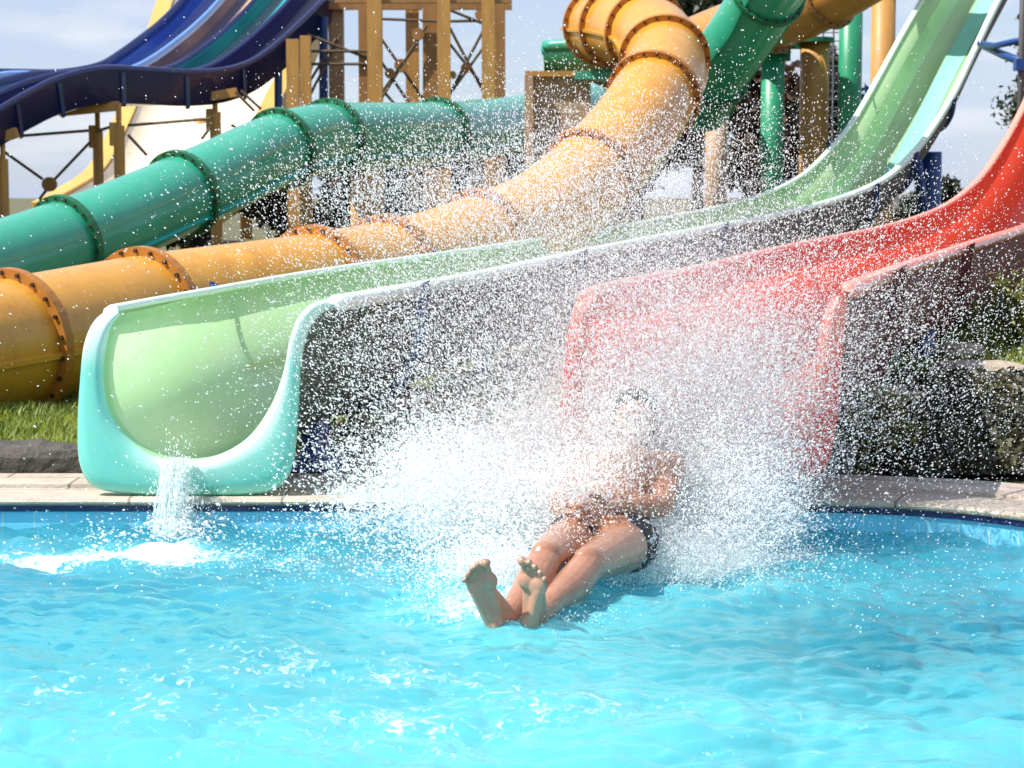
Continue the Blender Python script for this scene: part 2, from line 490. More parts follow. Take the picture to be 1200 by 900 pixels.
def ribbon(name, loop, rows, m, kind='structure'):
    """rows: list of (outward offset, z); closed loop ribbon with metric UVs"""
    rings = []
    for d, z in rows:
        q = offset_poly(loop, d) if d else loop
        rings.append(np.column_stack([q, np.full(len(q), z)]))
    n = len(loop)
    v = np.concatenate(rings); f = []
    for i in range(len(rows) - 1):
        for j in range(n):
            k = (j + 1) % n
            f.append((i * n + j, i * n + k, (i + 1) * n + k, (i + 1) * n + j))
    me = bpy.data.meshes.new(name); me.from_pydata([tuple(p) for p in v], [], f); me.update()
    uvl = me.uv_layers.new(name='UVMap')
    s = np.concatenate([[0], np.cumsum(np.linalg.norm(np.diff(np.vstack([loop, loop[:1]]), axis=0), axis=1))])
    tt = np.concatenate([[0], np.cumsum([math.hypot(rows[i + 1][0] - rows[i][0], rows[i + 1][1] - rows[i][1]) for i in range(len(rows) - 1)])])
    li = 0
    for i in range(len(rows) - 1):
        for j in range(n):
            for (a, bb) in ((j, i), (j + 1, i), (j + 1, i + 1), (j, i + 1)):
                uvl.data[li].uv = (s[a], tt[bb]); li += 1
    me.materials.append(m)
    ob = bpy.data.objects.new(name, me); COL.objects.link(ob)
    return tag(ob, kind=kind)

ribbon('pool_wall', pool_loop, [(0, -1.4), (0, 0.068)], tile_mat())
M['navy_tile'] = mat('navy_tile', (0.012, 0.015, 0.085), 0.2, 0.3, 20)
ribbon('pool_tile_band', pool_loop, [(0.0, 0.068), (-0.012, 0.069), (-0.012, 0.094), (0.0, 0.1)], M['navy_tile'])
def slab_mat():
    m = mat('coping_stone', (0.50, 0.43, 0.35), 0.6, 0.12, 5, bump=0.25, bscale=60, dirt=(0.30, 0.24, 0.18), dirt_amt=0.6)
    nt = m.node_tree; b = nt.nodes['Principled BSDF']
    src = b.inputs['Base Color'].links[0].from_socket
    uv = nt.nodes.new('ShaderNodeUVMap'); uv.uv_map = 'UVMap'
    br = nt.nodes.new('ShaderNodeTexBrick'); br.offset = 0.5
    br.inputs['Scale'].default_value = 1
    br.inputs['Brick Width'].default_value = 0.6; br.inputs['Row Height'].default_value = 0.28
    br.inputs['Mortar Size'].default_value = 0.006
    br.inputs['Color1'].default_value = (1, 1, 1, 1); br.inputs['Color2'].default_value = (0.86, 0.86, 0.86, 1)
    br.inputs['Mortar'].default_value = (0.4, 0.38, 0.35, 1)
    nt.links.new(uv.outputs['UV'], br.inputs['Vector'])
    mm = nt.nodes.new('ShaderNodeMix'); mm.data_type = 'RGBA'; mm.blend_type = 'MULTIPLY'; mm.inputs['Factor'].default_value = 1
    nt.links.new(src, mm.inputs['A']); nt.links.new(br.outputs['Color'], mm.inputs['B'])
    nt.links.new(mm.outputs['Result'], b.inputs['Base Color'])
    return m
ribbon('pool_deck', pool_loop, [(-0.018, 0.094), (-0.022, 0.108), (-0.012, 0.122), (0.27, 0.122), (0.275, 0.112), (0.285, 0.112), (0.29, 0.135), (0.62, 0.135), (0.62, -0.2)], slab_mat())

# ------------------------------------------------------------------ water
PX0, PX1, PY0, PY1 = -8.9, 2.75, 2.2, 7.97
step = 0.0165
wx = np.unique(np.concatenate([np.arange(PX0, -2.5, .05), np.arange(-2.5, 2.4, .0115), np.arange(2.4, PX1, .05)]))
wy = np.unique(np.concatenate([np.arange(PY0, 4.3, .05), np.arange(4.3, PY1, .0115)]))
# finer lattice close to the camera's view
WX, WY = np.meshgrid(wx, wy)
H = np.zeros_like(WX); DX = np.zeros_like(WX); DY = np.zeros_like(WX)
for i in range(130):
    lam = 0.052 * (1.0 / 0.052) ** (RNG.random() ** 1.25)
    k = 2 * PI / lam
    th = RNG.normal(-PI / 2 - 0.35, 0.85)
    kx, ky = k * math.cos(th), k * math.sin(th)
    amp = 0.0066 * lam ** 0.92 * (1.0 if lam < .28 else (.28 / lam) ** 1.0)
    ph = RNG.random() * 2 * PI
    # phase is warped by slower waves so that nothing repeats
    arg = kx * WX + ky * WY + ph + 0.9 * np.sin(0.9 * WX + 1.7 * WY + ph * 3) + 0.6 * np.sin(2.3 * WX - 1.1 * WY + ph * 5)
    H += amp * np.sin(arg)
    DX += -amp * 0.8 * math.cos(th) * np.cos(arg); DY += -amp * 0.8 * math.sin(th) * np.cos(arg)
def add_ring(cx, cy, a, lam, decay, r0):
    global H
    r = np.hypot(WX - cx, (WY - cy))
    H += a * np.cos(2 * PI * (r - r0) / lam + 1.3 * np.sin(np.arctan2(WY - cy, WX - cx) * 3 + r * 2)) * np.exp(-np.abs(r - r0) / decay)
add_ring(0.35, 6.9, 0.012, 0.36, 0.5, 0.55)
add_ring(-1.32, 7.5, 0.010, 0.22, 0.4, 0.2)
r = np.hypot((WX - 0.42) / 0.5, (WY - 6.95) / 0.4)
H += 0.022 * np.exp(-((r - 1.15) / 0.35) ** 2) - 0.03 * np.exp(-(r / 0.7) ** 2)

def fbm(x, y, seed, octs=5, f0=1.0):
    rs = np.random.default_rng(seed); out = np.zeros_like(x); a = 1.0; f = f0; tot = 0
    for o_ in range(octs):
        for q in range(4):
            th = rs.random() * 2 * PI; ph = rs.random() * 2 * PI; ff = f * rs.uniform(0.7, 1.3)
            out += a * 0.5 * np.sin(ff * (np.cos(th) * x + np.sin(th) * y) + ph + 1.5 * np.sin(0.6 * ff * (np.sin(th) * x - np.cos(th) * y) + ph * 2))
        tot += a; a *= 0.62; f *= 2.1
    return out / tot
def bl(cx, cy, sx, sy, rotd=0):
    c, s = math.cos(math.radians(rotd)), math.sin(math.radians(rotd))
    u = (WX - cx) * c + (WY - cy) * s; v = -(WX - cx) * s + (WY - cy) * c
    return np.exp(-((u / sx) ** 2 + (v / sy) ** 2))
fn = fbm(WX, WY, 5, 6, 6.0)
fn2 = fbm(WX, WY, 9, 5, 14.0)
foam = 0.60 * bl(-1.52, 7.26, 0.50, 0.18, 6) + 0.4 * bl(-1.28, 7.52, 0.14, 0.2)
foam += 0.34 * bl(0.0, 6.6, 0.34, 0.42) + 0.6 * bl(0.6, 7.35, 0.55, 0.38) + 0.12 * bl(-0.15, 6.3, 0.3, 0.25)
foam += 0.315 * bl(-1.0, 5.6, 1.6, 1.3) + 0.22 * bl(0.6, 4.9, 1.6, 0.8) + 0.25 * bl(1.5, 6.6, 1.0, 0.8) + 0.3 * bl(-0.7, 7.2, .6, .4)
foam = np.clip(foam + 0.10 * fn * (foam > 0.05), 0, 1)
aer_light = 0.95 * bl(0.35, 6.7, 1.0, 0.7) + 0.6 * bl(-0.9, 5.2, 2.2, 1.5) + 0.55 * bl(0.6, 4.4, 2.4, 0.9) + 0.6 * bl(-1.4, 7.3, 0.6, 0.3)  # splash and stream bubbles; foreground terms paint in sky and caustic brightness
aer_light += 0.35 * bl(1.6, 7.3, .9, .7) + 0.32 * bl(-1.4, 7.6, 1.5, .4)  # painted lightening where far wall and bank darken the water
aer_light = np.clip(0.08 + aer_light + 0.30 * fbm(WX, WY, 21, 5, 2.0), 0, 1)
H += 0.006 * foam * (1 + fn2)
V = np.stack([WX + DX, np.minimum(WY + DY, 7.975), H], -1).reshape(-1, 3)
nx_, ny_ = len(wx), len(wy)
idx = np.arange(nx_ * ny_).reshape(ny_, nx_)
quads = np.stack([idx[:-1, :-1], idx[:-1, 1:], idx[1:, 1:], idx[1:, :-1]], -1).reshape(-1, 4)

def water_mat():
    m = bpy.data.materials.new('pool_water'); m.use_nodes = True
    nt = m.node_tree; N = nt.nodes.new; Lk = nt.links.new
    clear = nt.nodes['Principled BSDF']
    clear.inputs['IOR'].default_value = 1.33
    clear.inputs['Roughness'].default_value = 0.0
    clear.inputs['Transmission Weight'].default_value = 1.0
    clear.inputs['Base Color'].default_value = (0.68, 0.97, 1.0, 1)
    milky = N('ShaderNodeBsdfPrincipled')
    milky.inputs['IOR'].default_value = 1.33
    milky.inputs['Roughness'].default_value = 0.05
    white = N('ShaderNodeBsdfPrincipled')
    white.inputs['Base Color'].default_value = (0.93, 0.96, 0.97, 1)
    white.inputs['Roughness'].default_value = 0.35; white.inputs['IOR'].default_value = 1.33
    a1 = N('ShaderNodeAttribute'); a1.attribute_name = 'aeration'
    a2 = N('ShaderNodeAttribute'); a2.attribute_name = 'foam'
    tc = N('ShaderNodeTexCoord')
    r = N('ShaderNodeValToRGB')
    r.color_ramp.elements[0].color = (0.0, 0.44, 0.62, 1)
    r.color_ramp.elements[1].color = (0.16, 0.74, 0.82, 1)
    Lk(a1.outputs['Fac'], r.inputs['Fac']); Lk(r.outputs['Color'], milky.inputs['Base Color'])
    # broken, lacy edge of the foam
    n = N('ShaderNodeTexNoise'); n.inputs['Scale'].default_value = 30; n.inputs['Detail'].default_value = 9; n.inputs['Roughness'].default_value = 0.68; n.inputs['Distortion'].default_value = 1.2
    Lk(tc.outputs['Object'], n.inputs['Vector'])
    ad = N('ShaderNodeMath'); ad.operation = 'ADD'
    Lk(n.outputs['Fac'], ad.inputs[0]); Lk(a2.outputs['Fac'], ad.inputs[1])
    fr = N('ShaderNodeMapRange'); fr.inputs['From Min'].default_value = 0.92; fr.inputs['From Max'].default_value = 1.18
    Lk(ad.outputs['Value'], fr.inputs['Value'])
    n2 = N('ShaderNodeTexNoise'); n2.inputs['Scale'].default_value = 17; n2.inputs['Detail'].default_value = 5; n2.inputs['Roughness'].default_value = .55; n2.inputs['Distortion'].default_value = 1.0
    mp2 = N('ShaderNodeMapping'); mp2.inputs['Scale'].default_value = (.7, 1.3, 1); mp2.inputs['Rotation'].default_value = (0, 0, .3)
    Lk(tc.outputs['Object'], mp2.inputs['Vector']); Lk(mp2.outputs['Vector'], n2.inputs['Vector'])
    bn = N('ShaderNodeBump'); bn.inputs['Strength'].default_value = .6; bn.inputs['Distance'].default_value = .012
    Lk(n2.outputs['Fac'], bn.inputs['Height'])
    for q in (clear,): Lk(bn.outputs['Normal'], q.inputs['Normal'])
    # bubbles held in the water, plus brightness painted over foreground and wall side
    mr = N('ShaderNodeMapRange'); mr.inputs['To Min'].default_value = 0.06; mr.inputs['To Max'].default_value = 0.36
    Lk(a1.outputs['Fac'], mr.inputs['Value'])
    m1 = N('ShaderNodeMixShader'); Lk(mr.outputs['Result'], m1.inputs['Fac'])
    Lk(clear.outputs['BSDF'], m1.inputs[1]); Lk(milky.outputs['BSDF'], m1.inputs[2])
    m2 = N('ShaderNodeMixShader'); Lk(fr.outputs['Result'], m2.inputs['Fac'])
    Lk(m1.outputs['Shader'], m2.inputs[1]); Lk(white.outputs['BSDF'], m2.inputs[2])
    Lk(m2.outputs['Shader'], nt.nodes['Material Output'].inputs['Surface'])
    return m
floor_m = mat('pool_floor_tiles', (0.23, 0.63, 0.66), 0.4, 0.05, 3)
def grid_lines(m):
    nt = m.node_tree; b = nt.nodes['Principled BSDF']; src = b.inputs['Base Color'].links[0].from_socket
    tc = nt.nodes.new('ShaderNodeTexCoord'); br = nt.nodes.new('ShaderNodeTexBrick'); br.offset = 0
    br.inputs['Scale'].default_value = 1; br.inputs['Brick Width'].default_value = .25; br.inputs['Row Height'].default_value = .25; br.inputs['Mortar Size'].default_value = .006
    br.inputs['Color1'].default_value = (1, 1, 1, 1); br.inputs['Color2'].default_value = (.9, .97, 1, 1); br.inputs['Mortar'].default_value = (.62, .72, .78, 1)
    nt.links.new(tc.outputs['Object'], br.inputs['Vector'])
    mm = nt.nodes.new('ShaderNodeMix'); mm.data_type = 'RGBA'; mm.blend_type = 'MULTIPLY'; mm.inputs['Factor'].default_value = 1
    nt.links.new(src, mm.inputs['A']); nt.links.new(br.outputs['Color'], mm.inputs['B']); nt.links.new(mm.outputs['Result'], b.inputs['Base Color'])
grid_lines(floor_m)
fo = bpy.data.meshes.new('pool_floor'); fo.from_pydata([(-9.05, 1.95, -1.1), (2.75, 1.95, -1.1), (2.75, 8.0, -1.1), (-9.05, 8.0, -1.1)], [], [(0, 1, 2, 3)]); fo.materials.append(floor_m)
fob = bpy.data.objects.new('pool_floor', fo); COL.objects.link(fob); tag(fob, kind='structure')
fob.cycles.is_caustics_receiver = True
o = fast_mesh('water', V, quads, water_mat(), attr={'foam': foam.ravel(), 'aeration': aer_light.ravel()})
tag(o, kind='structure')
o.cycles.is_caustics_caster = True
# ------------------------------------------------------------------ open slides
def usect(L, R, T, D, n=33, e=3.2, flare=0.0):
    """U section between rims L and R; D deep; T = direction of travel"""
    w = R - L; c = (L + R) / 2
    dn = np.cross(w, T); dn = nrm(dn)
    if dn[2] > 0: dn = -dn
    a = np.linspace(PI, 2 * PI, n)
    cx = np.sign(np.cos(a)) * np.abs(np.cos(a)) ** (2 / e); sy = np.abs(np.sin(a)) ** (2 / e)
    sx = cx * (1 - flare * sy)
    return c + np.outer(sx, w / 2) + np.outer(sy * D, dn)

def sweep_profile(path, side, up, prof):
    """rounded rim: profile (s, u) swept along path with given side and up vectors"""
    return [path[i] + np.outer(prof[:, 0], side[i]) + np.outer(prof[:, 1], up[i]) for i in range(len(path))]

def open_slide(root, Lp, Rp, D, mouth_in, mouth_out, mouthY, mats, blend_m, shell_split, teal=None, seams=()):
    Ls = spl([P(*q) for q in Lp], 8); Rs = spl([P(*q) for q in Rp], 8)
    T = np.gradient((Ls + Rs) / 2, axis=0); T /= np.linalg.norm(T, axis=1)[:, None]
    N = 41
    dist = np.concatenate([[0], np.cumsum(np.linalg.norm(np.diff((Ls + Rs) / 2, axis=0), axis=1))])
    mi = resample(spl([P(x, y, mouthY + dy) for x, y, dy in mouth_in], 6), N)
    rings, outer = [], []
    for i in range(len(Ls)):
        u = usect(Ls[i], Rs[i], T[i], D, N, 3.0, 0.06)
        # even spacing along the section
        u = resample(u, N)
        k = 1 - sstep(0, blend_m, dist[i])
        if k > 0:
            shift = (Ls[i] + Rs[i]) / 2 - (Ls[0] + Rs[0]) / 2
            u = u * (1 - k) + (mi + shift) * k
        rings.append(u)
        c = (Ls[i] + Rs[i]) / 2
        outer.append(c + (u - c) * 1.10)
    rings = np.array(rings); outer = np.array(outer)
    v, f = loft(list(rings), False); ch = link_mesh('channel', v, [q[::-1] for q in f], mats[0], root)
    # rims
    prof = np.array([(-0.052, -0.045), (-0.058, -0.02), (-0.05, 0.004), (-0.03, 0.016), (0.0, 0.018), (0.012, 0.008), (0.014, -0.008), (0.003, -0.014), (-0.03, -0.012), (-0.04, -0.045)])
    w = Rs - Ls; w /= np.linalg.norm(w, axis=1)[:, None]
    up = np.cross(w, T); up /= np.linalg.norm(up, axis=1)[:, None]
    up = np.where(up[:, 2:3] < 0, -up, up)
    for pth, sgn in ((Ls, 1), (Rs, -1)):
        rr_ = sweep_profile(pth, w * sgn, up, prof)
        pre = []
        for fwd_, sc_ in ((0.060, .15), (0.056, .5), (0.045, .8), (0.02, .97)):
            c_ = pth[0] + w[0] * sgn * -0.02
            pre.append(c_ - T[0] * fwd_ + (rr_[0] - c_) * sc_ - up[0] * (1 - sc_) * .02)
        v, f = loft(pre + rr_, True, True)
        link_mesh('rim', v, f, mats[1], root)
    # outer shell in two laminated lengths with a bolted joint between
    ks = int(np.argmin(np.abs(dist - shell_split)))
    if ks > 2:
        v, f = loft([q[18:] for q in outer[1:ks + 1]], False); link_mesh('outer_shell', v, f, mats[2], root)
    v, f = loft([q[18:] for q in outer[max(ks, 1):]], False); link_mesh('outer_shell', v, f, mats[3], root)
    for sd_ in (shell_split,) + tuple(seams):
        k = int(np.argmin(np.abs(dist - sd_)))
        k = min(max(k, 1), len(outer) - 2)
        cen = (Ls[k] + Rs[k]) / 2 + np.array([0, 0, -D * 0.5])
        big = cen + (outer[k] - cen) * 1.12
        t = T[k] * 0.02
        v, f = loft([outer[k] - t, big - t, big + t, outer[k] + t], False)
        link_mesh('joint_flange', v, f, mats[4], root)
    # mouth lip: rolled rows from the inside edge to the outline and back
    mo = resample(spl([P(x, y, mouthY + dy) for x, y, dy in mouth_out], 6), N)
    NL = 121
    mi_l = resample(spl([P(x, y, mouthY + dy) for x, y, dy in mouth_in], 10), NL); mo_l = resample(spl([P(x, y, mouthY + dy) for x, y, dy in mouth_out], 10), NL)
    rows = []
    fw = np.array([0, -1.0, 0])
    for s, fwd in ((-0.02, -0.05), (0.0, 0.0), (0.06, 0.022), (0.16, 0.034), (0.35, 0.036), (0.7, 0.03), (0.93, 0.022), (1.0, 0.004), (1.0, -0.02), (0.98, -0.045), (0.9, -0.055)):
        rows.append(mi_l * (1 - s) + mo_l * s + fw * fwd)
    v, f = loft(rows, False)
    lip = link_mesh('mouth_lip', v, [q[::-1] for q in f], mats[5], root)
    at = lip.data.attributes.new('bleach', 'FLOAT', 'POINT')  # lip colour turns paler toward its top and inner edge
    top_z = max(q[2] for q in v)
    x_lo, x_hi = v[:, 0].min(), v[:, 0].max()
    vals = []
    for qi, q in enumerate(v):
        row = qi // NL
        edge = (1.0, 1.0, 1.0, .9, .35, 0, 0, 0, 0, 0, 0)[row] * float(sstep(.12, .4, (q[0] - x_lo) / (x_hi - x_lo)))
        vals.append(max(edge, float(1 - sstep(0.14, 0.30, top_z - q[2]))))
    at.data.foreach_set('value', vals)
    return Ls, Rs, T, rings, outer, ch

def post(root, base, top, r, m, flare=0.0, plate=True):
    mb = MB()
    base = np.asarray(base, float); top = np.asarray(top, float)
    n = 8
    pts = [base + (top - base) * t for t in (0, 0.08, 0.22, 0.4, 1.0)]
    mb.tube(pts, [r * (1 + flare), r * (1 + flare * 0.85), r * (1 + flare * 0.3), r, r], 16)
    p = mb.build('support_post', m, root, True)
    for q in p.data.polygons:
        if len(q.vertices) > 4: q.use_smooth = False
    if plate:
        b2 = MB().box(base + np.array([0, 0, 0.01]), (r * 4.2, r * 4.2, 0.03))
        q = link_mesh('base_plate', np.array(b2.v), b2.f, m, root, False)
        q.parent = p
    return p

# ---- mint slide
g_base = P(220, 578, 8.4); g_base[2] = 0.13
mint = thing('open_water_slide', 'mint green open slide with turquoise mouth pouring a thin stream into the pool', 'water slide', g_base)
Lp = [(140, 361, 8.10), (233, 344, 8.95), (400, 315, 11.3), (600, 286, 14.5), (780, 256, 18.5), (880, 233, 21), (939, 207, 22.1), (979, 170, 22.8), (1004, 138, 23.2), (1030, 93, 23.6), (1058, 42, 24.0), (1084, -3, 24.4), (1120, -65, 25)]
Rp = [(390, 351, 8.08), (455, 340, 8.85), (567, 319, 11.0), (734, 284, 14.25), (890, 254, 18.2), (977, 233, 20.7), (1032, 210, 21.8), (1066, 180, 22.5), (1090, 150, 22.9), (1117, 106, 23.3), (1142, 53, 23.7), (1166, 3, 24.1), (1200, -60, 24.7)]
g_in = [(142, 368, .03), (130, 384, 0), (123, 415, 0), (122, 450, 0), (130, 485, 0), (152, 515, 0), (182, 535, 0), (215, 541, 0), (252, 536, 0), (288, 516, 0), (314, 482, 0), (331, 440, 0), (340, 395, 0), (351, 369, 0.01), (368, 355, .03), (392, 350, .06)]
g_out = [(138, 358, .05), (113, 373, .02), (99, 402, 0), (94, 445, 0), (91, 500, 0), (94, 545, 0), (112, 571, 0), (160, 579, 0), (220, 580, 0), (285, 580, 0), (325, 572, 0), (343, 545, 0), (349, 490, 0), (353, 425, 0), (362, 388, .01), (378, 367, .04), (402, 356, .09)]
gL, gR, gT, gring, gout, gch = open_slide(mint, Lp, Rp, 0.50, g_in, g_out, 8.02, [M['mint'], M['mint_rim'], M['mint_shell'], M['grey_shell'], M['blue_post'], M['teal_lip']], 1.2, 1.35, seams=(5.0, 9.0, 14.5, 15.6, 16.7))
# sky reflection painted as a teal strip in the steep upper channel
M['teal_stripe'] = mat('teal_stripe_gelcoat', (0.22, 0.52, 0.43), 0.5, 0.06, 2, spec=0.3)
M['green_stripe'] = mat('leaf_green_stripe_gelcoat', (0.42, 0.71, 0.36), 0.2, 0.06, 2, coat=0.4)  # shade of the left wall painted as a darker green strip
M['pale_stripe'] = mat('pale_stripe_gelcoat', (0.64, 0.84, 0.62), 0.25, 0.05, 2, coat=0.4)
def painted_tone(f0, f1, Ymin, m):
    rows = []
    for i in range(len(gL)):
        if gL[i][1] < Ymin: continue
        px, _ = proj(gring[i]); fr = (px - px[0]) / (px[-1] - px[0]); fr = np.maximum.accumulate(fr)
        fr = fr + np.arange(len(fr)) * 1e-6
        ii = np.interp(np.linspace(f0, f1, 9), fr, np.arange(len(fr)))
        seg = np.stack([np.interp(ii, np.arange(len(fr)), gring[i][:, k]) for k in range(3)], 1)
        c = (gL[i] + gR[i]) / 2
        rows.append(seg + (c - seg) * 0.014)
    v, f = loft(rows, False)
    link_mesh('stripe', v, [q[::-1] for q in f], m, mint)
painted_tone(.50, .76, 20.0, M['teal_stripe'])
painted_tone(.07, .24, 19.0, M['green_stripe'])
def gz(x, y): return float(ground_z(x, y))
def slide_post(root, outer, px, jj, r, fl):
    pts = outer[:, jj]; ox, oy = proj(pts)
    k = int(np.argmin(np.abs(ox - px))); t = pts[k]
    post(root, (t[0], t[1], gz(t[0], t[1])), t + np.array([0, 0, .04]), r, M['blue_post'], fl)
slide_post(mint, gout, 375, 24, .06, 1.0)
slide_post(mint, gout, 560, 25, .055, 1.0)
slide_post(mint, gout, 800, 25, .06, 1.0)
# leaning pair of dark blue posts under the steep part
a = P(1090, 178, 23.5); b = np.array([a[0], a[1], gz(a[0], a[1])])
post(mint, b, a, 0.135, M['blue_post'], 0.0)
c = P(1076, 215, 22.6); mb = MB(); mb.bar(np.array([a[0] - .02, a[1] - .1, 0.7]), c + np.array([-0.02, 0, 0.25]), 0.06, 10); mb.build('brace', M['blue_post'], mint, True)

# ---- red slide
r_base = P(830, 560, 8.2); r_base[2] = 0.13
red = thing('open_water_slide', 'red open slide with its mouth buried in white spray behind the sliding man', 'water slide', r_base)
Lp = [(694, 343, 7.82), (735, 331, 8.6), (817, 315, 10), (900, 295, 12), (977, 279, 13.8), (1047, 264, 15.3), (1102, 245, 16.5), (1138, 221, 17.2), (1165, 190, 17.7), (1198, 133, 18.3), (1235, 50, 19.0), (1260, -20, 19.6)]
Rp = [(990, 336, 7.80), (1012, 327, 8.4), (1047, 314, 9.75), (1090, 300, 11.75), (1142, 283, 13.5), (1200, 265, 15), (1244, 246, 16.2), (1282, 221, 16.9), (1305, 190, 17.4), (1335, 133, 18), (1370, 50, 18.7), (1395, -20, 19.3)]
r_in = [(700, 350, .03), (690, 366, 0), (684, 395, 0), (680, 440, 0), (686, 478, 0), (705, 508, 0), (735, 528, 0), (790, 536, 0), (850, 533, 0), (900, 520, 0), (933, 490, 0), (950, 450, 0), (960, 410, 0), (967, 372, 0), (978, 348, .03)]
r_out = [(692, 341, .05), (676, 352, .02), (667, 380, 0), (660, 430, 0), (656, 490, 0), (660, 535, 0), (680, 558, 0), (740, 564, 0), (800, 565, 0), (880, 565, 0), (945, 563, 0), (968, 548, 0), (979, 505, 0), (985, 450, 0), (990, 385, .02), (996, 337, .05)]
rL, rR, rT, rring, rout, rch = open_slide(red, Lp, Rp, 0.56, r_in, r_out, 7.76, [M['red'], M['red_rim'], M['red_shell'], M['red_shell'], M['red_shell'], M['red_lip']], 1.0, 1.6, seams=(5.5,))
for px, jj in ((1080, 28), (1168, 29), (1010, 22)): slide_post(red, rout, px, jj, .06, 1.1)
# ------------------------------------------------------------------ tube slides
def tube_slide(root, path, R, flanges, m_tube, m_fl, seam_part=None, n=40, seam_ang=-6, fl_h=0.055, fl_w=0.03, bolts=True):
    pts = spl([P(*q) for q in path], 10)
    t, A, B = frames(pts)
    px, py = proj(pts)
    ids = sorted({int(np.argmin((px - fx) ** 2 + (py - fy) ** 2)) for fx, fy in flanges})
    ids = [i for i in ids if 0 < i < len(pts) - 1]
    cuts = [0] + ids + [len(pts) - 1]
    rings = sweep_rings(pts, R, n)
    for a_, b_ in zip(cuts[:-1], cuts[1:]):
        v, f = loft(rings[a_:b_ + 1], True)
        link_mesh('tube_section', v, f, m_tube, root)
    ang = np.linspace(0, 2 * PI, n, endpoint=False)
    for i in ids:
        circ = lambda r_, s: pts[i] + t[i] * s + r_ * (np.cos(ang)[:, None] * A[i] + np.sin(ang)[:, None] * B[i])
        v, f = loft([circ(R - .005, -fl_w), circ(R + fl_h, -fl_w), circ(R + fl_h, fl_w), circ(R - .005, fl_w)], True)
        nb = len(f); mb = MB().add(v, f)
        for k in range(22):
            a = 2 * PI * (k + .5) / 22
            d = math.cos(a) * A[i] + math.sin(a) * B[i]
            q = pts[i] + d * (R + fl_h * 0.55)
            mb.tube([q - t[i] * (fl_w + .016), q + t[i] * (fl_w + .016)], 0.013, 6)
        fo = link_mesh('flange', np.array(mb.v), mb.f, m_fl, root, False)
        fo.data.materials.append(M['bolt'])
        for q in fo.data.polygons[nb:]: q.material_index = 1
    # lengthwise joint strip on both sides
    for side in (1, -1):
        sv = []
        for i in range(len(pts)):
            h = nrm(np.cross(t[i], (0, 0, 1)))
            if h[1] > 0: h = -h
            h = h * side; u = nrm(np.cross(h, t[i])); u = u if u[2] > 0 else -u
            a = math.radians(seam_ang)
            d = h * math.cos(a) + u * math.sin(a); q = np.cross(d, t[i])
            sv.append(np.array([pts[i] + d * (R - .004) - q * .016, pts[i] + d * (R + .026) - q * .014, pts[i] + d * (R + .026) + q * .014, pts[i] + d * (R - .004) + q * .016]))
        for a_, b_ in zip(cuts[:-1], cuts[1:]):
            v, f = loft(sv[a_:b_ + 1], True, True); link_mesh('seam', v, f, seam_part or m_tube, root, False)
    return pts

yb = P(150, 470, 11.8); yb[2] = 0.4
ytube = thing('tube_slide', 'yellow enclosed tube slide bending down from an elbow to lie behind the mint slide', 'tube slide', yb)
ypath = [(-190, 440, 10.2), (-60, 417, 10.8), (30, 401, 11.3), (110, 384, 11.8), (200, 366, 12.4), (336, 345, 13.2), (410, 331, 13.8), (490, 313, 14.5), (607, 269, 15.6), (667, 230, 16.2), (722, 175, 17.0), (757, 128, 17.8), (779, 82, 18.8), (768, 46, 19.9), (738, 34, 20.8), (708, 31, 21.8), (700, 28, 23), (730, 25, 24.2)]
ypts = tube_slide(ytube, ypath, 0.37, [(10, 404), (168, 372), (372, 338), (452, 322), (560, 288), (690, 206), (764, 112), (781, 68), (757, 40), (726, 33), (706, 31)], M['yellow'], M['orange'])
for (px, py, Y) in ((-4, 500, 11.0), (250, 440, 12.8), (640, 300, 15.9)):
    t = P(px, py, Y); b = np.array([t[0], t[1], gz(t[0], t[1])])
    if t[2] < b[2] + 0.15: t[2] = b[2] + 0.2
    post(ytube, b, t + np.array([0, 0, 0.18]), 0.07, M['orange'] if px < 0 else M['ochre'], 0.3)

gb = P(120, 330, 18.5); gb[2] = 0.7
gtube = thing('tube_slide', 'long dark green enclosed tube slide crossing above the yellow tube', 'tube slide', gb)
gpath = [(-260, 385, 15.0), (-120, 345, 16.2), (20, 303, 17.5), (131, 263, 18.5), (243, 214, 19.7), (306, 184, 20.6), (350, 168, 21.2), (400, 161, 22), (502, 157, 24), (603, 146, 27), (690, 128, 30)]
gpts = tube_slide(gtube, gpath, 0.37, [(75, 288), (215, 228), (330, 176), (385, 163), (508, 157)], M['tube_green'], M['dark_green'], M['teal_lane'], seam_ang=-34)
for (px, py, Y) in ((60, 345, 18.0), (420, 200, 22.4), (560, 185, 25.6)):
    t = P(px, py, Y); b = np.array([t[0], t[1], gz(t[0], t[1])])
    post(gtube, b, t, 0.09, M['ochre'], 0.2)

b = P(850, 130, 23.5); b[2] = 0.7
rtube = thing('tube_slide', 'short teal green tube slide rising out of the picture beside the yellow elbow', 'tube slide', b)
tube_slide(rtube, [(818, 124, 24), (838, 85, 23.5), (864, 47, 23), (890, 8, 22.6), (922, -45, 22), (950, -95, 21.5)], 0.37, [(836, 88), (899, -6)], M['tube_green'], M['dark_green'], seam_ang=-30)
b = P(930, 100, 25.5); b[2] = 0.7
otube = thing('tube_slide', 'orange brown tube slide passing behind the teal tube and resting on columns', 'tube slide', b)
M['amber'] = mat('amber_gelcoat', (0.50, 0.22, 0.045), 0.35, 0.1, 1.2, coat=0.25, dirt=(0.30, 0.12, 0.03), dirt_amt=0.4)
tube_slide(otube, [(800, 60, 27.5), (850, 40, 26.7), (900, 24, 26), (940, 10, 25.5), (985, -14, 25), (1040, -48, 24.5), (1100, -90, 24)], 0.38, [(969, -5), (905, 22)], M['amber'], M['brown'])

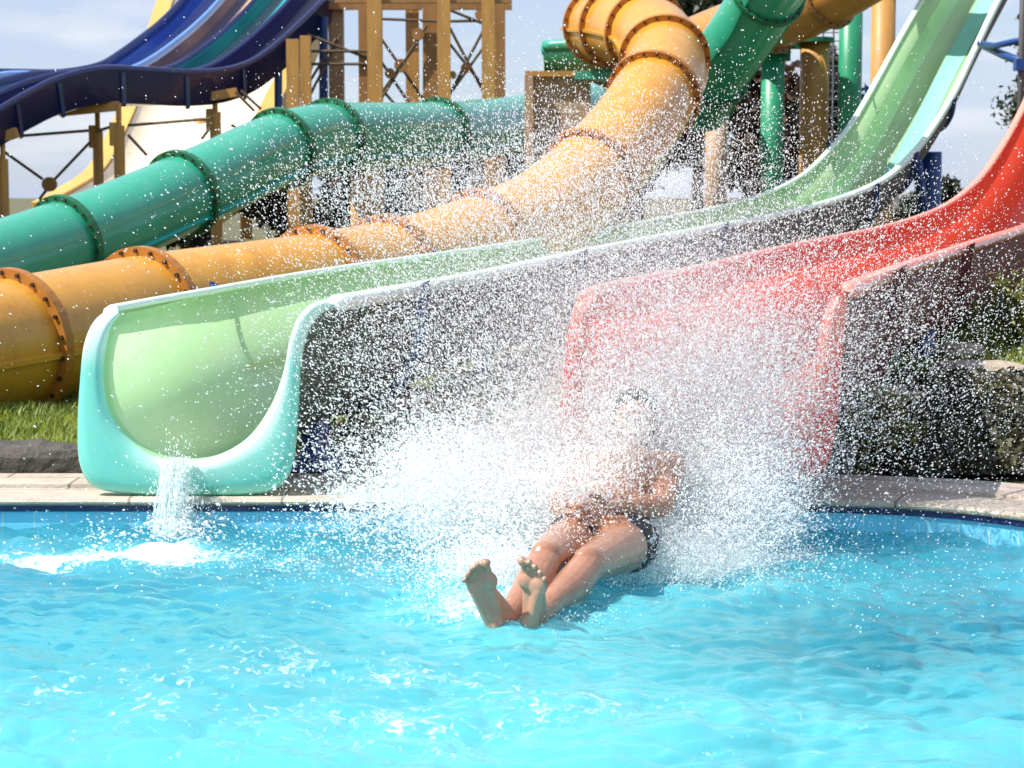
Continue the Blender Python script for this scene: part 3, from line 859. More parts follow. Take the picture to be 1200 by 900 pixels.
# ------------------------------------------------------------------ columns on the right
def column(px, w, ytop, Y, m, label, cap=None, group=None, bracket=None):
    r_ = w / 2 * Y / FPX
    t = P(px, ytop, Y); b = np.array([t[0], t[1], gz(t[0], t[1])])
    root = thing('support_column', label, 'column', b, group)
    mb = MB(); mb.tube([b, b + (t - b) * 0.5, t], r_, 24); s_ = mb.build('shaft', m, root, True)
    for q in s_.data.polygons:
        if len(q.vertices) > 4: q.use_smooth = False
    mb = MB(); mb.tube([b, b + np.array([0, 0, 0.05])], r_ * 1.7, 20); mb.build('base_plate', m, root)
    if cap:
        mb = MB(); mb.tube([t, t + np.array([0, 0, 0.06])], r_ * 1.35, 20)
        if bracket:
            d = bracket
            mb.box(t + np.array([d * 0.28, 0, 0.0]), (0.6, 0.10, 0.16))
        mb.build('bracket', cap, root)
    return root
column(906, 27, 64, 26.2, M['post_green'], 'slim green column under the orange brown tube', M['dark_green'], bracket=-0.3)
column(955, 34, 50, 26.6, M['ochre'], 'ochre column standing between the two green columns', M['dark_green'], bracket=-1)
column(998, 27, -30, 26.4, M['post_green'], 'tall green column beside the mint slide, running out of the top', M['dark_green'])
column(1036, 28, -20, 28.5, M['ochre'], 'ochre column behind the steep part of the mint slide', M['dark_green'], bracket=-1)
column(840, 26, 110, 26.0, M['palebrown'], 'pale brown column below the lower end of the teal tube', M['brown'])

# ladder seen between ochre and green column
a = P(965, 30, 30); b = P(984, 165, 30)
lad = thing('ladder', 'dark metal ladder seen between the ochre and green columns', 'ladder', (a[0], a[1], gz(a[0], 30)))
mb1 = MB()
for x in (a[0], (a[0] + b[0]) / 2 + 0.02, b[0] + 0.1):
    MB_ = MB(); MB_.bar((x, 30, gz(x, 30)), (x, 30, 3.9), 0.014, 6); MB_.build('rail', M['steel'], lad)
for k in range(26):
    z = 0.9 + k * 0.12; mb1 = MB(); mb1.bar((a[0], 30, z), (b[0] + 0.1, 30, z), 0.009, 6); mb1.build('rung', M['steel'], lad)

# brown pier and green trough by the yellow elbow
pa = P(622, 90, 22.5); pb = P(692, 150, 22.5)
pier = thing('pier', 'square brown pier with a pale edge behind the yellow tube', 'pier', ((pa[0] + pb[0]) / 2, 22.8, gz(0.5, 22.8)))
mb = MB(); z0 = gz(0.5, 22.8); w_ = pb[0] - pa[0]
mb.box((pa[0] + w_ / 2, 22.8, (z0 + pa[2]) / 2), (w_, 0.6, pa[2] - z0)); mb.build('shaft', M['palebrown'], pier)
mb = MB(); mb.box((pa[0] - 0.02, 22.75, (z0 + pa[2]) / 2 + 0.01), (0.09, 0.72, pa[2] - z0 + 0.02)); mb.build('edge_trim', M['palebrown'], pier)
mb = MB(); mb.box((pa[0] + w_ / 2, 22.8, pa[2] + 0.03), (w_ + 0.12, 0.74, 0.06)); mb.build('cap', M['ochre'], pier)

tr = thing('slide_trough', 'short dark green trough with light green rims on the brown pier', 'slide trough', (P(680, 80, 23.2)[0], 23.2, P(680, 95, 23.2)[2]))
p0 = [P(637, 58, 23.6), P(690, 58, 23.3), P(735, 82, 23.0)]
cent = spl(p0, 6)
rows = []
for c in cent:
    w2, dp = 0.36, 0.36
    rows.append(np.array([c + np.array([0, -w2, 0.0]), c + np.array([0, -w2 - .02, -0.1]), c + np.array([0, -w2 * .8, -dp * .8]), c + np.array([0, 0, -dp]), c + np.array([0, w2 * .8, -dp * .8]), c + np.array([0, w2, 0])]))
v, f = loft(rows, False); link_mesh('channel', v, f, M['dark_green'], tr)
for s in (-0.36, 0.36):
    mb = MB(); mb.tube([c + np.array([0, s, 0.02]) for c in cent], 0.055, 10); mb.build('rim', M['tube_green'], tr, True)
mb = MB(); q = P(690, 90, 22.35); q2 = P(722, 92, 22.35)
mb.box(((q[0] + q2[0]) / 2 - 0.05, 22.35, q[2]), (q2[0] - q[0] + 0.2, 0.5, 0.08)); mb.build('ledge', M['tube_green'], tr)

# ------------------------------------------------------------------ tower of brown columns
def strut(mb, a, b, r=0.03): mb.bar(a, b, r, 7)
tower = thing('slide_tower', 'tall brown steel tower with crossed rods and round nodes between its columns', 'tower', (P(460, 110, 30)[0], 30, gz(-1.7, 30)))
def tcol(px, w, ytop, Y, m):
    t = P(px, ytop, Y); z0 = gz(t[0], Y)
    mb = MB(); ww = w * Y / FPX
    mb.box((t[0], Y, (z0 + t[2]) / 2), (ww, ww, t[2] - z0)); mb.build('column', m, tower)
    return t[0]
for (px, w, yt, Y, m) in ((343, 14, 46, 28.2, 'ochre'), (358, 12, 42, 29, 'ochre'), (394, 17, 8, 31.5, 'palebrown'), (425, 10, -20, 30.5, 'brown'), (439, 17, -20, 29.5, 'ochre'),
                          (483, 15, -20, 31.5, 'ochre'), (504, 17, -20, 30.6, 'brown'), (520, 15, -20, 29.5, 'ochre'), (572, 15, -20, 29.5, 'ochre'), (585, 14, -20, 30.4, 'brown')):
    tcol(px, w, yt, Y, M[m])
for (px0, px1, py, Y, h) in ((392, 600, -3, 29.4, 0.14), (380, 600, 6, 31.2, 0.12)):
    a, b = P(px0, py, Y), P(px1, py, Y); mb = MB()
    mb.box(((a[0] + b[0]) / 2, Y + 0.1, a[2]), (b[0] - a[0], 0.12, h)); mb.build('beam', M['brown'], tower)
def rods(segs, Y, r=0.022):
    for k, (x0, y0, x1, y1) in enumerate(segs):
        mb = MB(); e = k * .012; strut(mb, P(x0, y0, Y + e), P(x1, y1, Y + e), r); mb.build('rod', M['rod'], tower)
rods([(443, 40, 500, 122), (500, 30, 443, 122), (443, 22, 520, 25), (443, 100, 470, 130)], 30.4)
rods([(440, 62, 480, 122), (484, 58, 440, 118)], 29.8)
rods([(523, 10, 572, 30), (523, 25, 572, 24), (523, 25, 572, 118), (572, 25, 523, 118)], 29.8)
rods([(526, 50, 572, 108), (572, 48, 526, 112)], 30.6)
rods([(360, 60, 440, 60), (360, 75, 440, 75), (360, 40, 440, 72), (360, 100, 394, 45), (400, 40, 360, 118), (345, 45, 358, 100)], 30.4)
for (px, py, Y, rr) in ((470, 77, 30.3, 0.10), (457, 86, 29.7, 0.075), (546, 80, 29.75, 0.075), (530, 88, 29.5, 0.06), (563, 17, 29.5, 0.08), (490, 40, 30.4, 0.09)):
    c = P(px, py, Y); mb = MB(); mb.tube([c + np.array([0, -.035, 0]), c + np.array([0, .035, 0])], rr, 16); mb.build('node_disc', M['brown'], tower)
mb = MB(); strut(mb, P(379, 20, 31), P(379, 130, 31), 0.07); mb.build('pipe', M['blue_post'], tower)
mb = MB(); strut(mb, P(326, 70, 30), P(326, 130, 30), 0.06); mb.build('pipe', M['blue_post'], tower)

# ------------------------------------------------------------------ blue racing slide, upper left
bl_root = thing('racing_slide', 'dark blue racing slide with several coloured lanes and a humped navy side wall', 'water slide', (P(200, 130, 28)[0], 28, gz(-4.6, 28)))
Rst = [(470, -110, 34), (425, -55, 32.6), (377, 0, 31), (350, 27, 30.3), (321, 53, 29.6), (293, 72, 29.0), (260, 82, 28.4), (217, 84, 27.8), (167, 81, 27.2), (117, 80, 26.6), (67, 92, 26), (33, 108, 25.5), (0, 127, 25), (-60, 165, 24.2), (-150, 215, 23.2)]
Lst = [(310, -120, 34.6), (265, -62, 33.2), (216, -3, 31.6), (190, 24, 30.9), (165, 44, 30.2), (140, 62, 29.6), (115, 76, 29), (72, 84, 28.4), (22, 84, 27.8), (-28, 84, 27.2), (-72, 92, 26.6), (-107, 101, 26.1), (-142, 113, 25.6), (-205, 148, 24.8), (-300, 195, 23.8)]
BL = spl([P(*q) for q in Lst], 6); BR = spl([P(*q) for q in Rst], 6)
BT = np.gradient((BL + BR) / 2, axis=0); BT /= np.linalg.norm(BT, axis=1)[:, None]
def cross_pt(i, u, d):
    w = BR[i] - BL[i]; dn = nrm(np.cross(w, BT[i])); dn = -dn if dn[2] > 0 else dn
    return BL[i] + w * u + dn * d
nl = 4
M['deep_teal'] = mat('deep_teal_gelcoat', (0.006, 0.07, 0.09), 0.22, 0.1, 1.5, coat=0.4)
lanes = ['blue_lane', 'tan_lane', 'teal_lane', 'purple_lane']
for k in range(nl):
    rows = []
    for i in range(len(BL)):
        u0, u1 = (k + 0.07) / nl, (k + 0.93) / nl
        rows.append(np.array([cross_pt(i, u0 + (u1 - u0) * s, 0.10 + 0.22 * (1 - (2 * s - 1) ** 4)) for s in np.linspace(0, 1, 11)]))
    v, f = loft(rows, False); lo_ = link_mesh('lane', v, f, M[lanes[k]], bl_root)
    if k in (1, 2):
        lo_.data.materials.append(M['purple_lane'] if k == 1 else M['deep_teal'])
        for fi, q in enumerate(lo_.data.polygons):
            if fi % 10 < 3: q.material_index = 1
for k in range(1, nl):
    rows = []
    for i in range(len(BL)):
        u = k / nl; e_ = 0.07 / nl
        rows.append(np.array([cross_pt(i, u - e_, 0.105), cross_pt(i, u - e_ * .8, 0.03), cross_pt(i, u, 0.0), cross_pt(i, u + e_ * .8, 0.03), cross_pt(i, u + e_, 0.105)]))
    v, f = loft(rows, False); link_mesh('divider', v, f, M['blue_edge'] if k == 1 else M['navy'], bl_root)
for u_in, sgn in ((0.0, -1), (1.0, 1)):
    rows = []
    for i in range(len(BL)):
        w = 0.07 / nl
        rows.append(np.array([cross_pt(i, u_in - sgn * w, 0.12), cross_pt(i, u_in - sgn * w * .6, 0.0), cross_pt(i, u_in, -0.04), cross_pt(i, u_in + sgn * w * .9, -0.03), cross_pt(i, u_in + sgn * w * 1.2, 0.03), cross_pt(i, u_in + sgn * w * .4, 0.06), cross_pt(i, u_in + sgn * w * .4, 0.44), cross_pt(i, u_in - sgn * w, 0.46)]))
    v, f = loft(rows, True, True); link_mesh('side_wall', v, f, M['navy'], bl_root)
rows = [np.array([cross_pt(i, 0.0, 0.44), cross_pt(i, 0.5, 0.47), cross_pt(i, 1.0, 0.44)]) for i in range(len(BL))]
v, f = loft(rows, False); link_mesh('underside', v, f, M['purple_lane'], bl_root)
px_, py_ = proj(BR)
for fx in (20, 65, 145, 218, 282, 335):
    i = int(np.argmin(np.abs(px_ - fx)))
    w = 0.07 / nl; t = BT[i] * 0.035
    a = np.array([cross_pt(i, 1 + w * .4, 0.05), cross_pt(i, 1 + w * 1.0, 0.06), cross_pt(i, 1 + w * 1.0, 0.47), cross_pt(i, 1 + w * .4, 0.50)])
    v, f = loft([a - t, a + t], True, True); link_mesh('joint_flange', v, f, M['navy'], bl_root, False)
# support frame of the racing slide
for (px, ytop, Y, w) in ((114, 131, 27.6, 12), (139, 127, 26.6, 13), (252, 112, 28.4, 13), (3, 165, 25.2, 12)):
    t = P(px, ytop, Y); z0 = gz(t[0], Y); ww = w * Y / FPX
    mb = MB(); mb.tube([(t[0], Y, z0), (t[0], Y, t[2] - 0.22)], ww / 2, 14); mb.tube([(t[0], Y, t[2] - 0.25), (t[0], Y, t[2] + 0.05)], ww / 4, 10)
    mb.box((t[0] - ww * .45, Y - .02, t[2] - 0.33), (ww * .7, ww * .5, 0.3)); c_ = mb.build('column', M['ochre'], bl_root)
mb = MB()
for (x0, y0, x1, y1, Y) in ((70, 131, 140, 124, 26.8), (217, 118, 278, 108, 28.3), (20, 155, 0, 162, 25.2)):
    a, b = P(x0, y0, Y), P(x1, y1, Y); ax0 = nrm(b - a); ax2 = nrm(np.cross(ax0, (0, 1, 0))); ax1 = np.cross(ax2, ax0)
    mb = MB(); mb.box((a + b) / 2, (np.linalg.norm(b - a), 0.14, 0.12), (ax0, ax1, ax2)); mb.build('beam', M['ochre'], bl_root)
mb = MB()
for (x0, y0, x1, y1) in ((14, 160, 104, 153), (5, 178, 50, 210), (64, 210, 106, 166), (150, 147, 246, 139), (150, 158, 172, 182), (236, 163, 246, 150), (276, 108, 298, 130), (282, 106, 306, 128), (60, 215, 46, 234), (139, 146, 112, 154)):
    mb = MB(); strut(mb, P(x0, y0, 26.9), P(x1, y1, 26.9), 0.02); mb.build('rod', M['rod'], bl_root)
for (px, py, rr) in ((58, 216, 0.095),):
    c = P(px, py, 26.85); mb = MB(); mb.tube([c + np.array([0, -.04, 0]), c + np.array([0, .04, 0])], rr, 18); mb.build('node_disc', M['brown'], bl_root)

# ------------------------------------------------------------------ cream chute behind
cr_root = thing('wide_chute', 'wide cream slide with thick yellow side walls behind the racing slide', 'water slide', (P(220, 200, 38)[0], 38, gz(-6, 38)))
CL = spl([P(*q) for q in ((222, -60, 42), (206, -5, 41), (185, 60, 39.6), (163, 122, 38.3), (140, 172, 37.2), (118, 205, 36.2), (60, 240, 34.8))], 6)
CR = spl([P(*q) for q in ((390, -60, 42), (365, -5, 41), (338, 60, 39.6), (306, 122, 38.3), (282, 172, 37.2), (258, 205, 36.2), (205, 240, 34.8))], 6)
rows = [np.array([CL[i] + (CR[i] - CL[i]) * s + np.array([0, 0, -0.28 * (1 - (2 * s - 1) ** 8)]) for s in np.linspace(0, 1, 17)]) for i in range(len(CL))]
v, f = loft(rows, False); link_mesh('channel', v, f, M['cream'], cr_root)
M['sun_yellow'] = mat('sun_yellow_paint', (0.60, 0.36, 0.09), 0.45, 0.08, 3)
for E, s in ((CL, -1), (CR, 1)):
    rows = [np.array([E[i] + np.array([s * .02, 0, .06]), E[i] + np.array([s * .34, 0, .04]), E[i] + np.array([s * .34, 0, -.62]), E[i] + np.array([s * .02, 0, -.62])]) for i in range(len(E))]
    v, f = loft(rows, True, True); link_mesh('side_wall', v, f, M['sun_yellow'], cr_root, False)
for k in (6, 18, 28):
    c = (CL[k] + CR[k]) / 2; z0 = gz(c[0], c[1])
    mb = MB(); mb.tube([(c[0], c[1], z0), (c[0], c[1], c[2] - .25)], 0.12, 12); mb.build('column', M['ochre'], cr_root, True)

# ------------------------------------------------------------------ pole with blue arms, far right
q = P(1197, 75, 21.5); z0 = gz(q[0], 21.5)
pole = thing('mast', 'grey mast with blue bracket arms at the upper right edge', 'mast', (q[0], q[1], z0))
mb = MB(); mb.tube([(q[0], q[1], z0), (q[0], q[1], 5)], 0.035, 12); mb.build('shaft', M['grey_pole'], pole, True)
mb = MB(); mb.tube([P(1148, 51, 23.3), P(1165, 54, 22.6), P(1200, 46, 21.6)], 0.035, 10); mb.tube([P(1150, 52, 23.3), P(1175, 64, 22.5), P(1202, 74, 21.5)], 0.045, 10)
mb.build('bracket_arm', M['blue_post'], pole, True)
mb = MB(); mb.box((q[0], q[1], P(0, 76, 21.5)[2]), (0.14, 0.14, 0.12)); mb.build('clamp', M['blue_post'], pole)

# ------------------------------------------------------------------ plants
def leaves_mesh(name, pts, size, m, parent, base_off=(0, 0, 0), aspect=0.5, upbias=0.0, shade_fn=None):
    n = len(pts)
    nrm_ = RNG.normal(size=(n, 3)); nrm_[:, 2] += upbias
    nrm_ /= np.linalg.norm(nrm_, axis=1)[:, None]
    a = np.cross(nrm_, RNG.normal(size=(n, 3))); a /= np.linalg.norm(a, axis=1)[:, None]
    b = np.cross(nrm_, a)
    s = size * RNG.uniform(0.6, 1.4, n)[:, None]
    q = np.stack([pts - a * s, pts + b * s * aspect + nrm_ * s * .15, pts + a * s, pts - b * s * aspect + nrm_ * s * .15], 1)
    sh = np.repeat(RNG.random(n) if shade_fn is None else shade_fn(pts), 4)
    me_o = fast_mesh(name, q.reshape(-1, 3) - np.array(base_off), np.arange(4 * n).reshape(n, 4), m, False, {'shade': sh})
    if parent is not None: me_o.parent = parent
    return me_o

def tree(name, label, base, h, rx, rz, nleaf, lsize, m, trunk_r=0.12, trunk_h=0.4, lobes=14, group=None, cat='tree'):
    base = np.asarray(base, float)
    root = thing(name, label, cat, base, group)
    mb = MB()
    top = base + np.array([RNG.normal(0, .1), 0, h * 0.8])
    mb.tube([base - np.array([0, 0, .1]), base + np.array([.03, 0, h * trunk_h]), top], [trunk_r, trunk_r * .75, trunk_r * .2], 10)
    cen, rad = [], []
    for k in range(lobes):
        d = RNG.normal(size=3); d /= np.linalg.norm(d); rr = RNG.random() ** 0.5
        c = base + np.array([0, 0, h - rz]) + d * np.array([rx, rx, rz]) * rr * 0.85
        cen.append(c); rad.append(RNG.uniform(0.22, 0.42) * min(rx, rz))
        st = base + np.array([0, 0, h * RNG.uniform(trunk_h * .8, .7)])
        mb.tube([st, (st + c) / 2 + np.array([0, 0, .08]), c], [trunk_r * .35, trunk_r * .22, trunk_r * .08], 6)
    mb.build('trunk', M['trunk'], root, True)
    cen = np.array(cen); rad = np.array(rad)
    which = RNG.integers(0, lobes, nleaf)
    d = RNG.normal(size=(nleaf, 3)); d /= np.linalg.norm(d, axis=1)[:, None]
    pts = cen[which] + d * (rad[which] * RNG.random(nleaf) ** 0.45 * RNG.uniform(.7, 1.35, nleaf))[:, None]
    pts[:, 2] = np.maximum(pts[:, 2], base[2] + 0.03)
    lobe_sh = RNG.random(lobes)
    sh = np.clip(0.6 * lobe_sh[which] + 0.4 * RNG.random(nleaf), 0, 1)
    leaves_mesh('crown', pts, lsize, m, root, base, 0.5, 0.3, lambda p: sh)
    return root
def G(px, Y): 
    x = (px - 600) / FPX * Y; return (x, Y, gz(x, Y))
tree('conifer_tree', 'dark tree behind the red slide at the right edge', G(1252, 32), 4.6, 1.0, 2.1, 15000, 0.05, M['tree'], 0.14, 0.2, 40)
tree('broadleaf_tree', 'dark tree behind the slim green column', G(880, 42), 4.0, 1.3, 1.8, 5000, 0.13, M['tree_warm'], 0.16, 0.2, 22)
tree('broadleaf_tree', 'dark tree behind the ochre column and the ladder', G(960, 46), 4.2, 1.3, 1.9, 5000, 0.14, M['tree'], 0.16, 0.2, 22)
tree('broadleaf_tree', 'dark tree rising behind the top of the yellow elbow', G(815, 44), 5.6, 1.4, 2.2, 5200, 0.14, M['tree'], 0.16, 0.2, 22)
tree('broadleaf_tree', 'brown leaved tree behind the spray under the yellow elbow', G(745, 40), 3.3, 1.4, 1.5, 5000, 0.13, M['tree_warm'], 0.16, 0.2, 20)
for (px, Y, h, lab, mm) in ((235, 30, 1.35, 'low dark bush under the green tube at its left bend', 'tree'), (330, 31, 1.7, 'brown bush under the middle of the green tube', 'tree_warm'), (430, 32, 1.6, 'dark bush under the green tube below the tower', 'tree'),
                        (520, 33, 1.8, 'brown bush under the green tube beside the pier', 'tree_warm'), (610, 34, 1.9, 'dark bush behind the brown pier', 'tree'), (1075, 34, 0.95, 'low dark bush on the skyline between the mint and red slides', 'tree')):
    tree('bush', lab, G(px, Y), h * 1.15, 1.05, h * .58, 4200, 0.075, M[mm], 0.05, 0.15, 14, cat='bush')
# white wall of a far building on the skyline at right
a = G(1020, 60); b = G(1110, 60)
hb = thing('low_building', 'low white building on the skyline between the mint and red slides', 'building', ((a[0] + b[0]) / 2, 60, 0.7))
mb = MB(); mb.box(((a[0] + b[0]) / 2, 62, 0.95), (b[0] - a[0], 4, 0.7)); mb.build('wall', M['white_wall'], hb)
mb = MB(); mb.box(((a[0] + b[0]) / 2, 62, 1.36), (b[0] - a[0] + .4, 4.4, 0.10)); mb.build('roof', M['white_wall'], hb)

# ---- bank plants, stones, walls
def bush(label, px, Y, w, h, n, size, m=None):
    x, y, z = G(px, Y); base = np.array([x, y, z])
    root = thing('bush', label, 'bush', base)
    mb = MB()
    nb = 14; tips = []
    for k in range(nb):
        tip = base + np.array([RNG.normal(0, w * .45), RNG.normal(0, w * .25), h * RNG.uniform(.45, 1)])
        mb.tube([base, (base + tip) / 2 + np.array([0, 0, h * .15]), tip], [0.008, 0.006, 0.002], 5); tips.append(tip)
    mb.build('stems', M['trunk'], root)
    tips = np.array(tips); wh = RNG.integers(0, nb, n); t = RNG.random(n)[:, None] ** .6
    pts = base * (1 - t) + tips[wh] * t + RNG.normal(0, .035, (n, 3))
    pts[:, 2] = np.maximum(pts[:, 2], z + .01)
    leaves_mesh('foliage', pts, size, m or M['bush'], root, base, .45, .4)
bush('leafy green bush beside the blue post right of the red slide mouth', 1028, 8.9, 0.2, 0.36, 1900, 0.017, M['bush_bright'])
bush('bright shrub at the right edge behind the tall blue post', 1205, 13.0, 0.3, 0.55, 2000, 0.024, M['bush_bright'])
bush('small sunlit shrub beside the pedestal of the mint slide', 425, 9.0, 0.18, 0.22, 900, 0.016, M['bush_bright'])

def rock(label, px, py, Y, sx, sy, sz, seed, m=None):
    c = P(px, py, Y); root_z = c[2]
    bm = bmesh.new(); bmesh.ops.create_icosphere(bm, subdivisions=3, radius=1)
    v = []
    for q in bm.verts:
        n_ = mnoise.fractal(q.co * 1.3 + Vector((seed * 7.1, 0, 0)), 1.0, 2.0, 4)
        d = q.co * (1 + 0.28 * n_)
        d.z = max(-0.75, min(0.8, d.z))
        v.append((c[0] + d.x * sx, c[1] + d.y * sy, c[2] + d.z * sz))
    fs = [tuple(w.index for w in f.verts) for f in bm.faces]; bm.free()
    o = link_mesh('rock', np.array(v), fs, m or M['rock'], None, False)
    return tag(o, label, 'rock', 'stones on the bank beside the slides')
rock('flat tan slab stone under the red slide beside the left blue post', 1032, 462, 9.5, .20, .22, .05, 1)
rock('rounded tan stone beside the lower edge of the red slide', 1003, 487, 9.0, .10, .12, .06, 2)
rock('flat tan stone at the foot of the tallest blue post', 1150, 432, 10.7, .24, .2, .05, 3)
rock('small grey stone touching the coping by the red slide mouth', 980, 552, 8.62, .07, .07, .10, 4, M['stone'])
rock('wide tan stone slab under the red slide between the posts', 1125, 410, 12.2, .15, .2, .05, 8)
rock('pale stone in the grass near the mint slide pedestal', 470, 470, 10.6, .22, .2, .09, 5)
rock('brown stone lying between the two open slides', 560, 520, 9.3, .2, .2, .13, 6)
rock('dark boulder in the shade below the mint slide', 620, 545, 9.0, .2, .18, .15, 7, M['stone'])

def stone_wall(label, x0, x1, y0, y1, z0, z1, seed, rough=.03, slope=0.0, name='stone_wall'):
    nxs = int((x1 - x0) / .03) + 2
    prof = [(y0 + slope * t + .01 * t, z0 + (z1 - z0) * t) for t in np.linspace(0, .96, 7 if slope == 0 else 18)]
    prof += [(y0 + slope + .06, z1), ((y0 + slope + y1) / 2, z1 + .01), (y1 - .05, z1), (y1, z1 - .02), (y1, z0 - .1)]
    rows = []
    for x in np.linspace(x0, x1, nxs):
        r_ = []
        for (y, z) in prof:
            n_ = mnoise.cell(Vector((x * 5 + seed, y * 4, z * 9))) * rough + mnoise.noise(Vector((x * 6, y * 6, z * 8 + seed))) * rough
            r_.append((x, y + n_, z + (n_ * .8 if z > z0 else 0)))
        rows.append(np.array(r_))
    v, f = loft(rows, False, False)
    f.append(tuple(range(len(prof)))); f.append(tuple((len(rows) - 1) * len(prof) + j for j in range(len(prof) - 1, -1, -1)))
    o = link_mesh(name, v, f, M['dark_bank'] if slope else M['stone'], None, False)
    return tag(o, label, name.replace('_', ' '))
stone_wall('low dark stone wall at the left between coping and grass', -6.0, -1.72, 8.62, 8.85, 0.1, 0.235, 1, .015)
stone_wall('dark sloping stone bank at the right behind the coping', 1.62, 4.6, 8.62, 10.1, 0.12, 0.40, 5, .05, .95, 'stone_bank')
stone_wall('dark stone wall in the shade between the two open slides', -0.78, 0.3, 8.72, 8.95, 0.1, 0.24, 9, .03)

nlf = 15000
lx = RNG.uniform(1.62, 4.6, nlf); ly = RNG.uniform(8.63, 10.0, nlf)
lz = 0.12 + 0.28 * np.clip((ly - 8.62) / .95, 0, 1) + np.abs(RNG.normal(0, .028, nlf))
M['cover'] = leaf_mat('dark_ground_cover_leaves', (0.018, 0.02, 0.008), (0.10, 0.09, 0.035), 0.2)  # dark leaf colour stands in for the shade on the bank
o = leaves_mesh('ground_cover', np.stack([lx, ly, lz], 1), .02, M['cover'], None, (0, 0, 0), .5, .6, lambda p: np.clip(.4 + .4 * np.sin(p[:, 0] * 5) * np.sin(p[:, 1] * 7 + p[:, 0] * 3) + RNG.normal(0, .2, len(p)), 0, 1))
tag(o, 'dark creeping plants over the bank at the right', 'ground cover', kind='stuff')
# grass tufts
def grass_patch(n, fx, fy, hmin, hmax):
    x = fx(n); y = fy(n); z = ground_z(x, y) - .005
    ok = (y > 8.9) | (x < -1.7)
    x, y, z = x[ok], y[ok], z[ok]; n = len(x)
    h = RNG.uniform(hmin, hmax, n); th = RNG.random(n) * 2 * PI; lean = RNG.uniform(.1, .8, n) * h
    w = RNG.uniform(.002, .005, n) * (1 + y / 12)
    b0 = np.stack([x - np.sin(th) * w, y + np.cos(th) * w, z], 1); b1 = np.stack([x + np.sin(th) * w, y - np.cos(th) * w, z], 1)
    mid = np.stack([x + np.cos(th) * lean * .35, y + np.sin(th) * lean * .35, z + h * .6], 1)
    tip = np.stack([x + np.cos(th) * lean, y + np.sin(th) * lean, z + h], 1)
    wv = np.stack([np.sin(th) * w * .7, -np.cos(th) * w * .7, 0 * w], 1)
    q = np.stack([b0, b1, mid + wv, tip, tip + wv * .2, mid - wv], 1)  # two quads
    f = np.arange(n)[:, None] * 6
    quads = np.concatenate([f + np.array([[0, 1, 2, 5]]), f + np.array([[5, 2, 4, 3]])])
    pn = np.clip(.5 + .35 * np.sin(x * 6 + y * 3) * np.sin(y * 5) + RNG.normal(0, .25, n), 0, 1)
    return q.reshape(-1, 3), quads, np.repeat(pn, 6)
parts = [grass_patch(42000, lambda n: RNG.uniform(-4.2, -1.0, n), lambda n: RNG.uniform(8.85, 12.6, n), .03, .085),
         grass_patch(16000, lambda n: RNG.uniform(-1.0, 1.0, n), lambda n: RNG.uniform(9.0, 13, n), .03, .10),
         grass_patch(24000, lambda n: RNG.uniform(1.2, 4.6, n), lambda n: RNG.uniform(9.0, 14, n), .03, .12),
         grass_patch(9000, lambda n: RNG.uniform(-4, 8, n), lambda n: RNG.uniform(13, 30, n), .06, .2)]
vs, fs, sh, off = [], [], [], 0
for a, b, c in parts:
    vs.append(a); fs.append(b + off); sh.append(c); off += len(a)
o = fast_mesh('grass', np.concatenate(vs), np.concatenate(fs), M['grass'], False, {'shade': np.concatenate(sh)})
tag(o, 'short grass on the banks behind the pool', 'grass', kind='stuff')
# ------------------------------------------------------------------ person
def capsule(a, ra, b, rb, n=16, k=5):
    a = np.asarray(a, float); b = np.asarray(b, float); d = nrm(b - a)
    pts, rr = [], []
    for th in np.linspace(PI / 2, 0, k + 1)[:-1]:
        pts.append(a - d * ra * math.sin(th)); rr.append(max(ra * math.cos(th), ra * .06))
    for s in np.linspace(0, 1, 5): pts.append(a + (b - a) * s); rr.append(ra + (rb - ra) * s)
    for th in np.linspace(0, PI / 2, k + 1)[1:]:
        pts.append(b + d * rb * math.sin(th)); rr.append(max(rb * math.cos(th), rb * .06))
    ref = np.array([0, 0, 1.0]) if abs(d[2]) < .9 else np.array([1.0, 0, 0])
    A = nrm(np.cross(d, ref)); B = np.cross(d, A)
    ang = np.linspace(0, 2 * PI, n, endpoint=False)
    rings = [p + r_ * (np.cos(ang)[:, None] * A + np.sin(ang)[:, None] * B) for p, r_ in zip(pts, rr)]
    return loft(rings, True, True)
def ellipsoid(c, ax, rad, nu=20, nv=12):
    c = np.asarray(c, float); ax = [nrm(q) for q in ax]; rings = []
    for th in np.linspace(-PI / 2 + .08, PI / 2 - .08, nv):
        ang = np.linspace(0, 2 * PI, nu, endpoint=False)
        rings.append(c + np.outer(np.cos(ang) * math.cos(th) * rad[0], ax[0]) + np.outer(np.sin(ang) * math.cos(th) * rad[1], ax[1]) + ax[2] * math.sin(th) * rad[2])
    return loft(rings, True, True)

def fuse(name, parts, m, parent, voxel, smooth_it, factor=0.5):
    mb = MB()
    for v, f in parts: mb.add(v, f)
    me = bpy.data.meshes.new('tmp'); me.from_pydata(mb.v, [], mb.f); me.update()
    bm = bmesh.new(); bm.from_mesh(me); bmesh.ops.recalc_face_normals(bm, faces=bm.faces); bm.to_mesh(me); bm.free()
    ob = bpy.data.objects.new('tmp', me); COL.objects.link(ob)
    r = ob.modifiers.new('r', 'REMESH'); r.mode = 'VOXEL'; r.voxel_size = voxel; r.use_smooth_shade = True
    s = ob.modifiers.new('s', 'SMOOTH'); s.iterations = smooth_it; s.factor = factor
    dg = bpy.context.evaluated_depsgraph_get(); ev = ob.evaluated_get(dg); m2 = ev.to_mesh()
    n = len(m2.vertices); co = np.empty(n * 3); m2.vertices.foreach_get('co', co); co = co.reshape(-1, 3)
    fs = [tuple(p.vertices) for p in m2.polygons]
    ev.to_mesh_clear(); bpy.data.objects.remove(ob); bpy.data.meshes.remove(me)
    return link_mesh(name, co, fs, m, parent, True)

